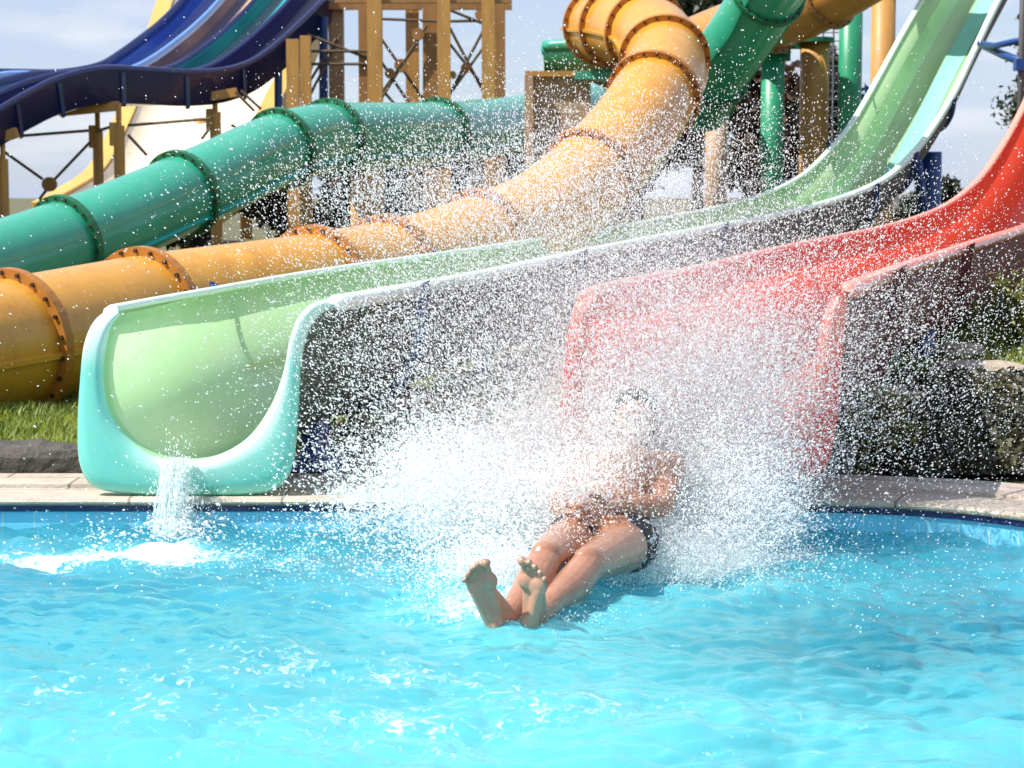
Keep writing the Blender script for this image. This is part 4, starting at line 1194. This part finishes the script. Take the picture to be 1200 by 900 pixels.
def skin_mat():
    m = mat('wet_tanned_skin', (0.36, 0.175, 0.105), 0.26, 0.10, 14, bump=0.16, bscale=120, dirt=(0.29, 0.085, 0.05), dirt_amt=0.5)
    b = m.node_tree.nodes['Principled BSDF']
    b.inputs['Coat Weight'].default_value = 0.5; b.inputs['Coat Roughness'].default_value = 0.12; b.inputs['Coat IOR'].default_value = 1.33
    b.inputs['Subsurface Weight'].default_value = 0.12
    b.inputs['Subsurface Radius'].default_value = (0.02, 0.008, 0.004)
    b.inputs['Subsurface Scale'].default_value = 0.5
    return m
M['skin'] = skin_mat()
J = dict(
    pel=P(706, 628, 6.98), hipL=P(738, 636, 6.90), hipR=P(674, 634, 6.90),
    kneeL=P(690, 662, 6.48), kneeR=P(640, 655, 6.47),
    ankL=P(630, 722, 6.12), ankR=P(594, 724, 6.12),
    chest=P(728, 574, 7.22), neck=P(738, 540, 7.36), head=P(744, 494, 7.40),
    shL=P(785, 547, 7.24), shR=P(690, 548, 7.40),
    elL=P(777, 592, 6.99), wrL=P(716, 598, 6.87),
    elR=P(655, 592, 7.06), wrR=P(684, 618, 6.87))
person = thing('person', 'man in dark swim trunks landing on his back in the pool, bare feet first', 'person', (J['pel'][0], J['pel'][1], 0.0))
bp = []
C_ = lambda a, ra, b, rb: bp.append(capsule(a, ra, b, rb))
side = nrm(J['hipL'] - J['hipR'])
tor = nrm(J['chest'] - J['pel']); front = nrm(np.cross(side, tor)); front = front if front[1] < 0 else -front
# trunk
bp.append(ellipsoid(J['pel'], (side, front, tor), (0.165, 0.115, 0.13)))
bp.append(ellipsoid(J['pel'] * .55 + J['chest'] * .45, (side, front, tor), (0.145, 0.105, 0.16)))
bp.append(ellipsoid(J['chest'] - tor * .01, (side, front, tor), (0.172, 0.118, 0.17)))
for s in (1, -1):
    bp.append(ellipsoid(J['chest'] + side * s * .07 + front * .075 + tor * .05, (side, front, tor), (0.085, 0.045, 0.065)))
    C_(J['neck'], 0.055, (J['shL'] if s > 0 else J['shR']) * .75 + J['neck'] * .25, 0.05)
C_(J['chest'] + tor * .08, 0.08, J['neck'], 0.062)
C_(J['neck'], 0.058, J['head'] - np.array([0, 0, .04]), 0.055)
# legs
for s, hip, kn, an in ((1, 'hipL', 'kneeL', 'ankL'), (-1, 'hipR', 'kneeR', 'ankR')):
    h, k, a = J[hip], J[kn], J[an]
    C_(h, 0.095, h + (k - h) * .45, 0.082); C_(h + (k - h) * .45, 0.082, k, 0.058)
    bp.append(ellipsoid(k + np.array([0, -.012, .018]), (side, nrm(k - h), np.array([0, 0, 1.])), (0.05, 0.05, 0.045)))
    C_(k, 0.056, k + (a - k) * .35 + np.array([0, 0.0, -.012]), 0.058)
    C_(k + (a - k) * .35 + np.array([0, 0, -.012]), 0.058, k + (a - k) * .7, 0.040); C_(k + (a - k) * .65, 0.042, a, 0.034)
# feet: soles towards the viewer, toes up
FEET = []
def foot(an, heel_px, toe_px, Yh, Yt, inner, yaw):
    heel = P(*heel_px, Yh); toe = P(*toe_px, Yt)
    up = nrm(toe - heel); L_ = np.linalg.norm(toe - heel)
    out = nrm(np.cross(up, np.array([math.sin(yaw), math.cos(yaw), 0])))          # across the foot
    if out[0] * inner < 0: out = -out                                             # out points to the big toe side
    nrmv = nrm(np.cross(out, up)); nrmv = nrmv if nrmv[1] < 0 else -nrmv           # sole normal
    bk = -nrmv
    hc = heel + up * .033
    FEET.append((heel, up, L_, nrmv))
    bp.append(ellipsoid(hc + bk * .032, (out, nrmv, up), (0.031, 0.036, 0.037)))
    C_(hc + bk * .034, 0.032, an, 0.036)
    # outer border touches, instep arched
    C_(hc + bk * .030 - out * .010, 0.026, heel + up * L_ * .60 - out * .024 + bk * .024, 0.020)
    C_(hc + bk * .044 + out * .004, 0.027, heel + up * L_ * .60 + out * .012 + bk * .040, 0.023)
    C_(an, 0.034, heel + up * L_ * .56 + bk * .055, 0.025)
    # ball pads
    bp.append(ellipsoid(heel + up * L_ * .69 + out * .020 + bk * .028, (out, nrmv, up), (0.030, 0.022, 0.034)))
    bp.append(ellipsoid(heel + up * L_ * .655 - out * .014 + bk * .027, (out, nrmv, up), (0.034, 0.020, 0.032)))
    for j, (o_, st, ln, r_) in enumerate(((.033, .77, .046, .0140), (.011, .790, .044, .0096), (-.0075, .770, .041, .0090), (-.0245, .735, .036, .0086), (-.040, .690, .031, .0086))):
        b0 = heel + up * L_ * st + out * o_ * .85 + bk * .024
        b1 = b0 + up * ln * .6 + out * o_ * .16 + bk * .004
        b2 = b0 + up * ln + out * o_ * .22 + nrmv * .010
        C_(b0 - up * .012, r_ * .85, b1, r_ * .78); C_(b1, r_ * .78, b2, r_ * 1.08)
foot(J['ankL'], (614, 745), (622, 660), 6.06, 5.99, -1, 0.45)
foot(J['ankR'], (586, 746), (554, 662), 6.06, 5.98, 1, 0.1)
# arms and hands
def arm(sh, el, wr, palm_dir, thumb_side):
    C_(sh, 0.060, sh + (el - sh) * .35, 0.052); C_(sh + (el - sh) * .35, 0.052, el, 0.040)
    C_(el, 0.042, el + (wr - el) * .3, 0.044); C_(el + (wr - el) * .3, 0.044, wr, 0.027)
    d = nrm(palm_dir); n_ = nrm(np.cross(d, thumb_side)); t = nrm(np.cross(n_, d))
    pc = wr + d * .05
    bp.append(ellipsoid(pc, (t, n_, d), (0.040, 0.017, 0.052)))
    for j, (o_, ln) in enumerate(((.028, .070), (.010, .080), (-.009, .074), (-.027, .060))):
        k0 = wr + d * .088 + t * o_; dn = -n_ if n_[2] > 0 else n_
        k1 = k0 + d * ln * .45 + dn * .006 + t * o_ * .10; k2 = k1 + d * ln * .32 + dn * .016; k3 = k2 + d * ln * .22 + dn * .018
        C_(k0 - d * .02, .0105, k1, .0095); C_(k1, .0095, k2, .0085); C_(k2, .0085, k3, .0075)
    q0 = wr + d * .022 + t * .026; q1 = q0 + t * .030 + d * .030; q2 = q1 + d * .032 + t * .006
    C_(q0, .014, q1, .0115); C_(q1, .0115, q2, .009)
arm(J['shL'], J['elL'], J['wrL'], P(680, 604, 6.78) - J['wrL'], np.array([0, .2, 1.]))
arm(J['shR'], J['elR'], J['wrR'], P(722, 617, 6.78) - J['wrR'], np.array([0, .2, 1.]))
# head
hd = J['head']; hu = nrm(np.array([0.02, .28, 1.0])); hf = nrm(np.array([-.10, -1, .25])); hf = nrm(hf - hu * (hf @ hu)); hr = np.cross(hf, hu)
bp.append(ellipsoid(hd + hu * .022 - hf * .012, (hr, hf, hu), (0.074, 0.095, 0.092)))
bp.append(ellipsoid(hd - hu * .045 + hf * .020, (hr, hf, hu), (0.056, 0.066, 0.066)))
bp.append(ellipsoid(hd - hu * .088 + hf * .052, (hr, hf, hu), (0.026, 0.024, 0.020)))          # chin
C_(hd + hu * .010 + hf * .078, 0.008, hd - hu * .028 + hf * .100, 0.0125)                      # nose
for s in (1, -1):
    bp.append(ellipsoid(hd + hr * s * .012 - hu * .030 + hf * .090, (hr, hf, hu), (0.010, 0.010, 0.008)))
    bp.append(ellipsoid(hd + hr * s * .032 + hu * .022 + hf * .072, (hr, hf, hu), (0.026, 0.014, 0.010)))     # brow
    bp.append(ellipsoid(hd + hr * s * .042 - hu * .022 + hf * .058, (hr, hf, hu), (0.022, 0.020, 0.020)))     # cheek
    bp.append(ellipsoid(hd + hr * s * .077 - hu * .006 - hf * .004, (hr, hf, hu), (0.010, 0.021, 0.032)))     # ear
for dz, w in ((-.052, .020), (-.062, .018)):
    C_(hd - hr * w + hu * dz + hf * .078, .006, hd + hr * w + hu * dz + hf * .078, .006)                       # lips
body = fuse('body', bp, M['skin'], person, 0.0037, 5, 0.5)
co = np.array([v.co[:] for v in body.data.vertices]) + np.array(person.location); no = np.array([v.normal[:] for v in body.data.vertices])
wt = np.zeros(len(co))
for heel, up, L_, nv in FEET:
    d = co - heel; a = d @ up; lat = np.linalg.norm(d - np.outer(a, up), axis=1)
    wt = np.maximum(wt, ((a > -.03) & (a < L_ + .05) & (lat < .09)) * sstep(.15, .6, no @ nv))
at = body.data.attributes.new('sole', 'FLOAT', 'POINT'); at.data.foreach_set('value', wt)
nt = M['skin'].node_tree; b = nt.nodes['Principled BSDF']; src = b.inputs['Base Color'].links[0].from_socket
an_ = nt.nodes.new('ShaderNodeAttribute'); an_.attribute_name = 'sole'
mm = nt.nodes.new('ShaderNodeMix'); mm.data_type = 'RGBA'; mm.inputs['B'].default_value = (.50, .26, .17, 1)
nt.links.new(an_.outputs['Fac'], mm.inputs['Factor']); nt.links.new(src, mm.inputs['A']); nt.links.new(mm.outputs['Result'], b.inputs['Base Color'])
M['eye'] = mat('eye', (0.5, 0.45, 0.42), 0.15, 0.3, 30)
M['hair'] = mat('wet_brown_hair', (0.035, 0.022, 0.015), 0.4, 0.4, 30, bump=1.0, bscale=120)
for s in (1, -1):
    v, f = ellipsoid(hd + hr * s * .031 + hu * .004 + hf * .0815, (hr, hf, hu), (0.012, 0.008, 0.006), 12, 8); link_mesh('eye', v, f, M['eye'], person)
hp = [ellipsoid(hd + hu * .040 - hf * .022, (hr, hf, hu), (0.080, 0.098, 0.086)), ellipsoid(hd + hu * .0 - hf * .05, (hr, hf, hu), (0.078, 0.062, 0.085))]
fuse('hair', hp, M['hair'], person, 0.005, 2)

def trunk_mat():
    m = mat('dark_swim_fabric', (0.009, 0.010, 0.018), 0.55, 0.3, 20, bump=0.3, bscale=200)
    nt = m.node_tree; b = nt.nodes['Principled BSDF']; src = b.inputs['Base Color'].links[0].from_socket
    vo = nt.nodes.new('ShaderNodeTexVoronoi'); vo.inputs['Scale'].default_value = 24
    tc = nt.nodes.new('ShaderNodeTexCoord'); nt.links.new(tc.outputs['Object'], vo.inputs['Vector'])
    r = nt.nodes.new('ShaderNodeValToRGB'); r.color_ramp.elements[0].position = .30; r.color_ramp.elements[1].position = .36
    r.color_ramp.elements[0].color = (.7, .7, .7, 1); r.color_ramp.elements[1].color = (0, 0, 0, 1)
    nt.links.new(vo.outputs['Distance'], r.inputs['Fac'])
    mm = nt.nodes.new('ShaderNodeMix'); mm.data_type = 'RGBA'; mm.inputs['B'].default_value = (.6, .62, .68, 1)
    nt.links.new(r.outputs['Color'], mm.inputs['Factor']); nt.links.new(src, mm.inputs['A']); nt.links.new(mm.outputs['Result'], b.inputs['Base Color'])
    return m
tp = [ellipsoid(J['pel'] - tor * .01, (side, front, tor), (0.174, 0.124, 0.118))]
for hip, kn in (('hipL', 'kneeL'), ('hipR', 'kneeR')):
    h, k = J[hip], J[kn]; tp.append(capsule(h, .104, h + (k - h) * .10, .099))
fuse('swim_trunks', tp, trunk_mat(), person, 0.005, 4)

# ------------------------------------------------------------------ spray
def droplets(pos, rad, direc, stretch, base):
    bv, bf = base
    n = len(pos)
    d = direc / (np.linalg.norm(direc, axis=1)[:, None] + 1e-9)
    rnd = RNG.normal(size=(n, 3))
    a = np.cross(d, rnd); a /= np.linalg.norm(a, axis=1)[:, None] + 1e-9
    b = np.cross(d, a)
    wob = RNG.uniform(.75, 1.25, (n, len(bv), 1))
    V_ = (bv[None, :, 0:1] * a[:, None] + bv[None, :, 1:2] * b[:, None] + bv[None, :, 2:3] * d[:, None] * stretch[:, None, None]) * rad[:, None, None] * wob
    V_ = V_ + pos[:, None]
    F_ = bf[None] + (np.arange(n) * len(bv))[:, None, None]
    return V_.reshape(-1, 3), F_.reshape(-1, 3)
OCT = (np.array([(1, 0, 0), (-1, 0, 0), (0, 1, 0), (0, -1, 0), (0, 0, 1), (0, 0, -1)], float),
       np.array([(0, 2, 4), (2, 1, 4), (1, 3, 4), (3, 0, 4), (2, 0, 5), (1, 2, 5), (3, 1, 5), (0, 3, 5)]))
bm = bmesh.new(); bmesh.ops.create_icosphere(bm, subdivisions=1, radius=1); bm.verts.ensure_lookup_table()
ICO = (np.array([v.co[:] for v in bm.verts]), np.array([[v.index for v in f.verts] for f in bm.faces])); bm.free()

SRC = np.array([0.42, 7.25, 0.05])
def cloud(px, py, Y, sx, sy, sY, n, rmin, rmax, pw=2.2, clump=0.0, st=(1.0, 2.4), tilt=0.0):
    """a puff of drops in world space: centre, spreads in metres"""
    c = P(px, py, Y)
    u = RNG.normal(size=(n, 3)) * np.array([sx, sY, sy])
    if tilt:
        ct, s_ = math.cos(tilt), math.sin(tilt)
        u = np.stack([u[:, 0] * ct - u[:, 2] * s_, u[:, 1], u[:, 0] * s_ + u[:, 2] * ct], 1)
    p = c + u
    if clump:
        k = max(8, n // 60)
        cc = c + RNG.normal(size=(k, 3)) * np.array([sx, sY, sy])
        w = RNG.integers(0, k, n); sel = RNG.random(n) < clump
        p[sel] = cc[w[sel]] + RNG.normal(size=(sel.sum(), 3)) * 0.035
    r = rmin + (rmax - rmin) * RNG.random(n) ** pw
    v = p - SRC; v /= np.linalg.norm(v, axis=1)[:, None] + 1e-9
    v = v + RNG.normal(0, .45, (n, 3)) + np.array([0, -.1, .2])
    s = RNG.uniform(st[0], st[1], n)
    ok = p[:, 2] > 0.0
    return p[ok], r[ok], v[ok], s[ok]
small, big = [], []
mm_ = 0.001
# dense white water thrown up both sides of the slider and behind him
big.append(cloud(575, 572, 7.5, .22, .10, .32, 26180, 1.3 * mm_, 5.4 * mm_, 2.5, .5))
big.append(cloud(510, 560, 7.5, .20, .12, .30, 11968, 1.3 * mm_, 4.4 * mm_, 2.5, .6))
big.append(cloud(660, 560, 7.85, .18, .15, .30, 26180, 1.3 * mm_, 4.9 * mm_, 2.5, .3))
big.append(cloud(835, 595, 7.5, .15, .14, .30, 53856, 1.3 * mm_, 3.4 * mm_, 2.5, .4))
big.append(cloud(862, 535, 7.8, .14, .15, .32, 35904, 1.3 * mm_, 3.1 * mm_, 2.5, .5))
big.append(cloud(760, 560, 8.0, .20, .14, .28, 29920, 1.3 * mm_, 4.4 * mm_, 2.5, .2))
big.append(cloud(590, 670, 6.85, .14, .06, .12, 15708, 1.3 * mm_, 3.9 * mm_, 2.5, .4))
big.append(cloud(800, 660, 6.95, .12, .08, .10, 17952, 1.3 * mm_, 2.0 * mm_, 2.5, .3))
# in front of chest, arms and head
small.append(cloud(690, 575, 6.85, .10, .09, .06, 3697, 1.0 * mm_, 3.8 * mm_, 2, .6))
small.append(cloud(735, 500, 7.15, .10, .09, .06, 2711, 1.0 * mm_, 3.2 * mm_, 2, .3))
small.append(cloud(660, 630, 6.6, .08, .06, .06, 1232, 1.0 * mm_, 3.2 * mm_, 2, .6))
# plume over the mouth of the red slide
small.append(cloud(720, 470, 7.65, .24, .16, .16, 29580, 1.0 * mm_, 3.8 * mm_, 2.2, .15))
small.append(cloud(860, 450, 7.6, .24, .17, .16, 34510, 1.0 * mm_, 3.8 * mm_, 2.2, .15))
small.append(cloud(740, 340, 7.7, .42, .20, .22, 27731, 1.0 * mm_, 3.2 * mm_, 2.2, .1))
small.append(cloud(560, 330, 7.6, .42, .26, .25, 15283, 1.0 * mm_, 3.2 * mm_, 2.2, .1))
small.append(cloud(500, 450, 7.5, .26, .26, .22, 12990, 1.0 * mm_, 3.8 * mm_, 2.2, .15))
small.append(cloud(700, 210, 7.7, .48, .20, .25, 17562, 1.0 * mm_, 3.0 * mm_, 2.0, .05))
small.append(cloud(480, 230, 7.7, .30, .13, .25, 5546, 1.0 * mm_, 3.2 * mm_, 2.0, .05))
small.append(cloud(1060, 430, 7.5, .30, .26, .22, 9613, 1.0 * mm_, 3.2 * mm_, 2.0, .05))
small.append(cloud(950, 300, 7.6, .40, .20, .25, 9613, 1.0 * mm_, 3.0 * mm_, 2.0, .05))
small.append(cloud(640, 420, 7.3, .95, .60, .35, 6470, 1.0 * mm_, 3.8 * mm_, 2.5, 0))
small.append(cloud(420, 640, 7.0, .45, .06, .35, 2958, 1.0 * mm_, 3.8 * mm_, 2.5, .3))
small.append(cloud(950, 680, 6.7, .40, .08, .35, 1725, 1.0 * mm_, 3.2 * mm_, 2.5, .3))
mist = []
for a in ((690, 545, 7.8, .32, .15, .30, 95000), (560, 565, 7.5, .26, .11, .32, 30000), (835, 560, 7.6, .17, .16, .30, 70000), (850, 440, 8.0, .24, .18, .34, 30000),
          (700, 440, 8.0, .26, .18, .34, 26000), (720, 320, 8.0, .48, .24, .4, 36000), (520, 430, 7.5, .28, .26, .2, 9000), (600, 670, 6.9, .16, .05, .12, 9000), (810, 665, 6.95, .14, .08, .1, 12000)):
    mist.append(cloud(*a, 0.45 * mm_, 1.25 * mm_, 1.6, .12))
TET = (np.array([(1, 1, 1), (1, -1, -1), (-1, 1, -1), (-1, -1, 1)], float) * .8, np.array([(0, 1, 2), (0, 3, 1), (0, 2, 3), (1, 3, 2)]))
for a in ((520, 565, 7.3, .22, .12, .16, 500), (600, 610, 7.1, .16, .08, .12, 400), (870, 580, 7.3, .14, .12, .14, 160), (700, 470, 7.6, .25, .18, .12, 500), (560, 480, 7.4, .2, .14, .15, 400), (580, 690, 6.7, .12, .04, .1, 200)):
    big.append(cloud(*a, 1.4 * mm_, 4.2 * mm_, 2.2, .5, (2.0, 5.5)))
small.append(cloud(742, 500, 7.12, .085, .085, .05, 2600, 1.0 * mm_, 4.2 * mm_, 2, .2))
small.append(cloud(700, 565, 6.95, .13, .075, .06, 2400, 1.0 * mm_, 4.6 * mm_, 2, .45))
mist.append(cloud(735, 520, 7.1, .14, .12, .05, 16000, 0.45 * mm_, 1.2 * mm_, 1.6, .2))
small.append(cloud(700, 190, 7.9, .34, .14, .3, 9000, .9 * mm_, 3.2 * mm_, 2))
small.append(cloud(470, 215, 7.9, .30, .09, .3, 4000, .9 * mm_, 3.4 * mm_, 2))
mist.append(cloud(830, 565, 7.45, .16, .13, .25, 30000, 0.5 * mm_, 1.3 * mm_, 1.6, .12))
mist.append(cloud(590, 570, 7.35, .18, .08, .22, 16000, 0.5 * mm_, 1.3 * mm_, 1.6, .25))
small.append(cloud(670, 580, 6.85, .07, .08, .05, 1500, 1.0 * mm_, 4.2 * mm_, 2, .5))
small.append(cloud(545, 705, 6.5, .10, .025, .14, 3200, .8 * mm_, 3.6 * mm_, 2, .4))
small.append(cloud(640, 728, 6.15, .10, .015, .06, 700, .8 * mm_, 3.0 * mm_, 2, .5))
small.append(cloud(770, 690, 6.8, .10, .02, .06, 1500, .8 * mm_, 3.4 * mm_, 2, .4))
def merge(lst): return [np.concatenate([q[i] for q in lst]) for i in range(4)]
v1, f1 = droplets(*merge(small), OCT)
v2, f2 = droplets(*merge(big), ICO)
v3, f3 = droplets(*merge(mist), TET)
o = fast_mesh('water_spray', np.concatenate([v1, v2, v3]), np.concatenate([f1, f2 + len(v1), f3 + len(v1) + len(v2)]), M['spray'])
tag(o, 'cloud of white water drops thrown up around the man', 'spray', kind='stuff')

# fine mist hanging between the drops
def mist_mat(name, dens, seed):
    m = bpy.data.materials.new(name); m.use_nodes = True
    nt = m.node_tree; N = nt.nodes.new; Lk = nt.links.new
    nt.nodes.remove(nt.nodes['Principled BSDF'])
    pv = N('ShaderNodeVolumePrincipled')
    pv.inputs['Color'].default_value = (1, 1, 1, 1); pv.inputs['Anisotropy'].default_value = 0.25
    tc = N('ShaderNodeTexCoord'); ln = N('ShaderNodeVectorMath'); ln.operation = 'LENGTH'
    Lk(tc.outputs['Object'], ln.inputs[0])
    n = N('ShaderNodeTexNoise'); n.inputs['Scale'].default_value = 3.2; n.inputs['Detail'].default_value = 5; n.inputs['Roughness'].default_value = .6
    mp_ = N('ShaderNodeMapping'); mp_.inputs['Location'].default_value = (seed, 0, 0)
    Lk(tc.outputs['Object'], mp_.inputs['Vector']); Lk(mp_.outputs['Vector'], n.inputs['Vector'])
    a = N('ShaderNodeMath'); a.operation = 'MULTIPLY_ADD'; a.inputs[1].default_value = -0.9   # noise pulls the edge in and out
    Lk(n.outputs['Fac'], a.inputs[0]); Lk(ln.outputs['Value'], a.inputs[2])
    r = N('ShaderNodeMapRange'); r.interpolation_type = 'SMOOTHSTEP'
    r.inputs['From Min'].default_value = -0.35; r.inputs['From Max'].default_value = 0.5
    r.inputs['To Min'].default_value = dens; r.inputs['To Max'].default_value = 0.0
    Lk(a.outputs['Value'], r.inputs['Value']); Lk(r.outputs['Result'], pv.inputs['Density'])
    Lk(pv.outputs['Volume'], nt.nodes['Material Output'].inputs['Volume'])
    return m
def mist_puff(px, py, Y, rx, ry, rz, dens, label, seed, tilt=0.0):
    bm = bmesh.new(); bmesh.ops.create_icosphere(bm, subdivisions=4, radius=1)
    me = bpy.data.meshes.new('water_mist'); bm.to_mesh(me); bm.free()
    me.materials.append(mist_mat('mist_air', dens, seed))
    o = bpy.data.objects.new('water_mist', me); COL.objects.link(o)
    o.location = P(px, py, Y); o.scale = (rx, ry, rz); o.rotation_euler = (0, tilt, 0)
    return tag(o, label, 'mist', kind='stuff')
mist_puff(720, 560, 7.62, .95, .42, .50, 1.1, 'dense white mist around and behind the landing man', 1.0)
mist_puff(760, 400, 7.75, 1.05, .40, .75, 0.8, 'thin mist above the mouth of the red slide', 5.0)

# stream falling from the mint slide
st_root_pos = P(212, 540, 7.98)
parts_v, parts_f, off = [], [], 0
mb = MB()
for k in range(48):
    x0 = RNG.normal(0, .028); sp = RNG.normal(0, .014) - x0 * .1; yy = RNG.uniform(-.05, .04); w = RNG.uniform(.0012, .0055)
    pts = []
    for t in np.linspace(0, 1, 12):
        x = st_root_pos[0] + x0 + sp * t * 2 - .02 * t + .006 * math.sin(t * 9 + k)
        y = st_root_pos[1] - 0.03 - .14 * t ** .8 + yy
        z = st_root_pos[2] + .012 - (st_root_pos[2] + .02) * t ** 1.7
        pts.append((x, y, z))
    mb.tube(pts, [w * (.6 + .6 * abs(math.sin(i * 1.9 + k))) for i in range(12)], 7)
o = mb.build('water_stream', M['stream'], None, True)
tag(o, 'thin stream of water falling from the mint slide lip into the pool', 'water stream')
p, r, v, s = cloud(208, 600, 7.84, .034, .10, .05, 7000, .8 * mm_, 3.2 * mm_, 2.2, .5)
v = np.tile([0, 0, 1.0], (len(p), 1)) + RNG.normal(0, .3, (len(p), 3))
a1, b1 = droplets(p, r, v, s * 1.3, OCT)
p, r, v, s = cloud(170, 648, 7.45, .26, .02, .12, 900, 1.5 * mm_, 6 * mm_, 2.2, .5)
a2, b2 = droplets(p, r, v, s, OCT)
p, r, v, s = cloud(205, 628, 7.72, .09, .03, .06, 700, 1.5 * mm_, 7 * mm_, 2.2, .5)
a3, b3 = droplets(p, r, v, s, OCT)
o = fast_mesh('stream_spray', np.concatenate([a1, a2, a3]), np.concatenate([b1, b2 + len(a1), b3 + len(a1) + len(a2)]), M['spray'])
tag(o, 'small drops and foam where the thin stream hits the pool', 'spray', kind='stuff')
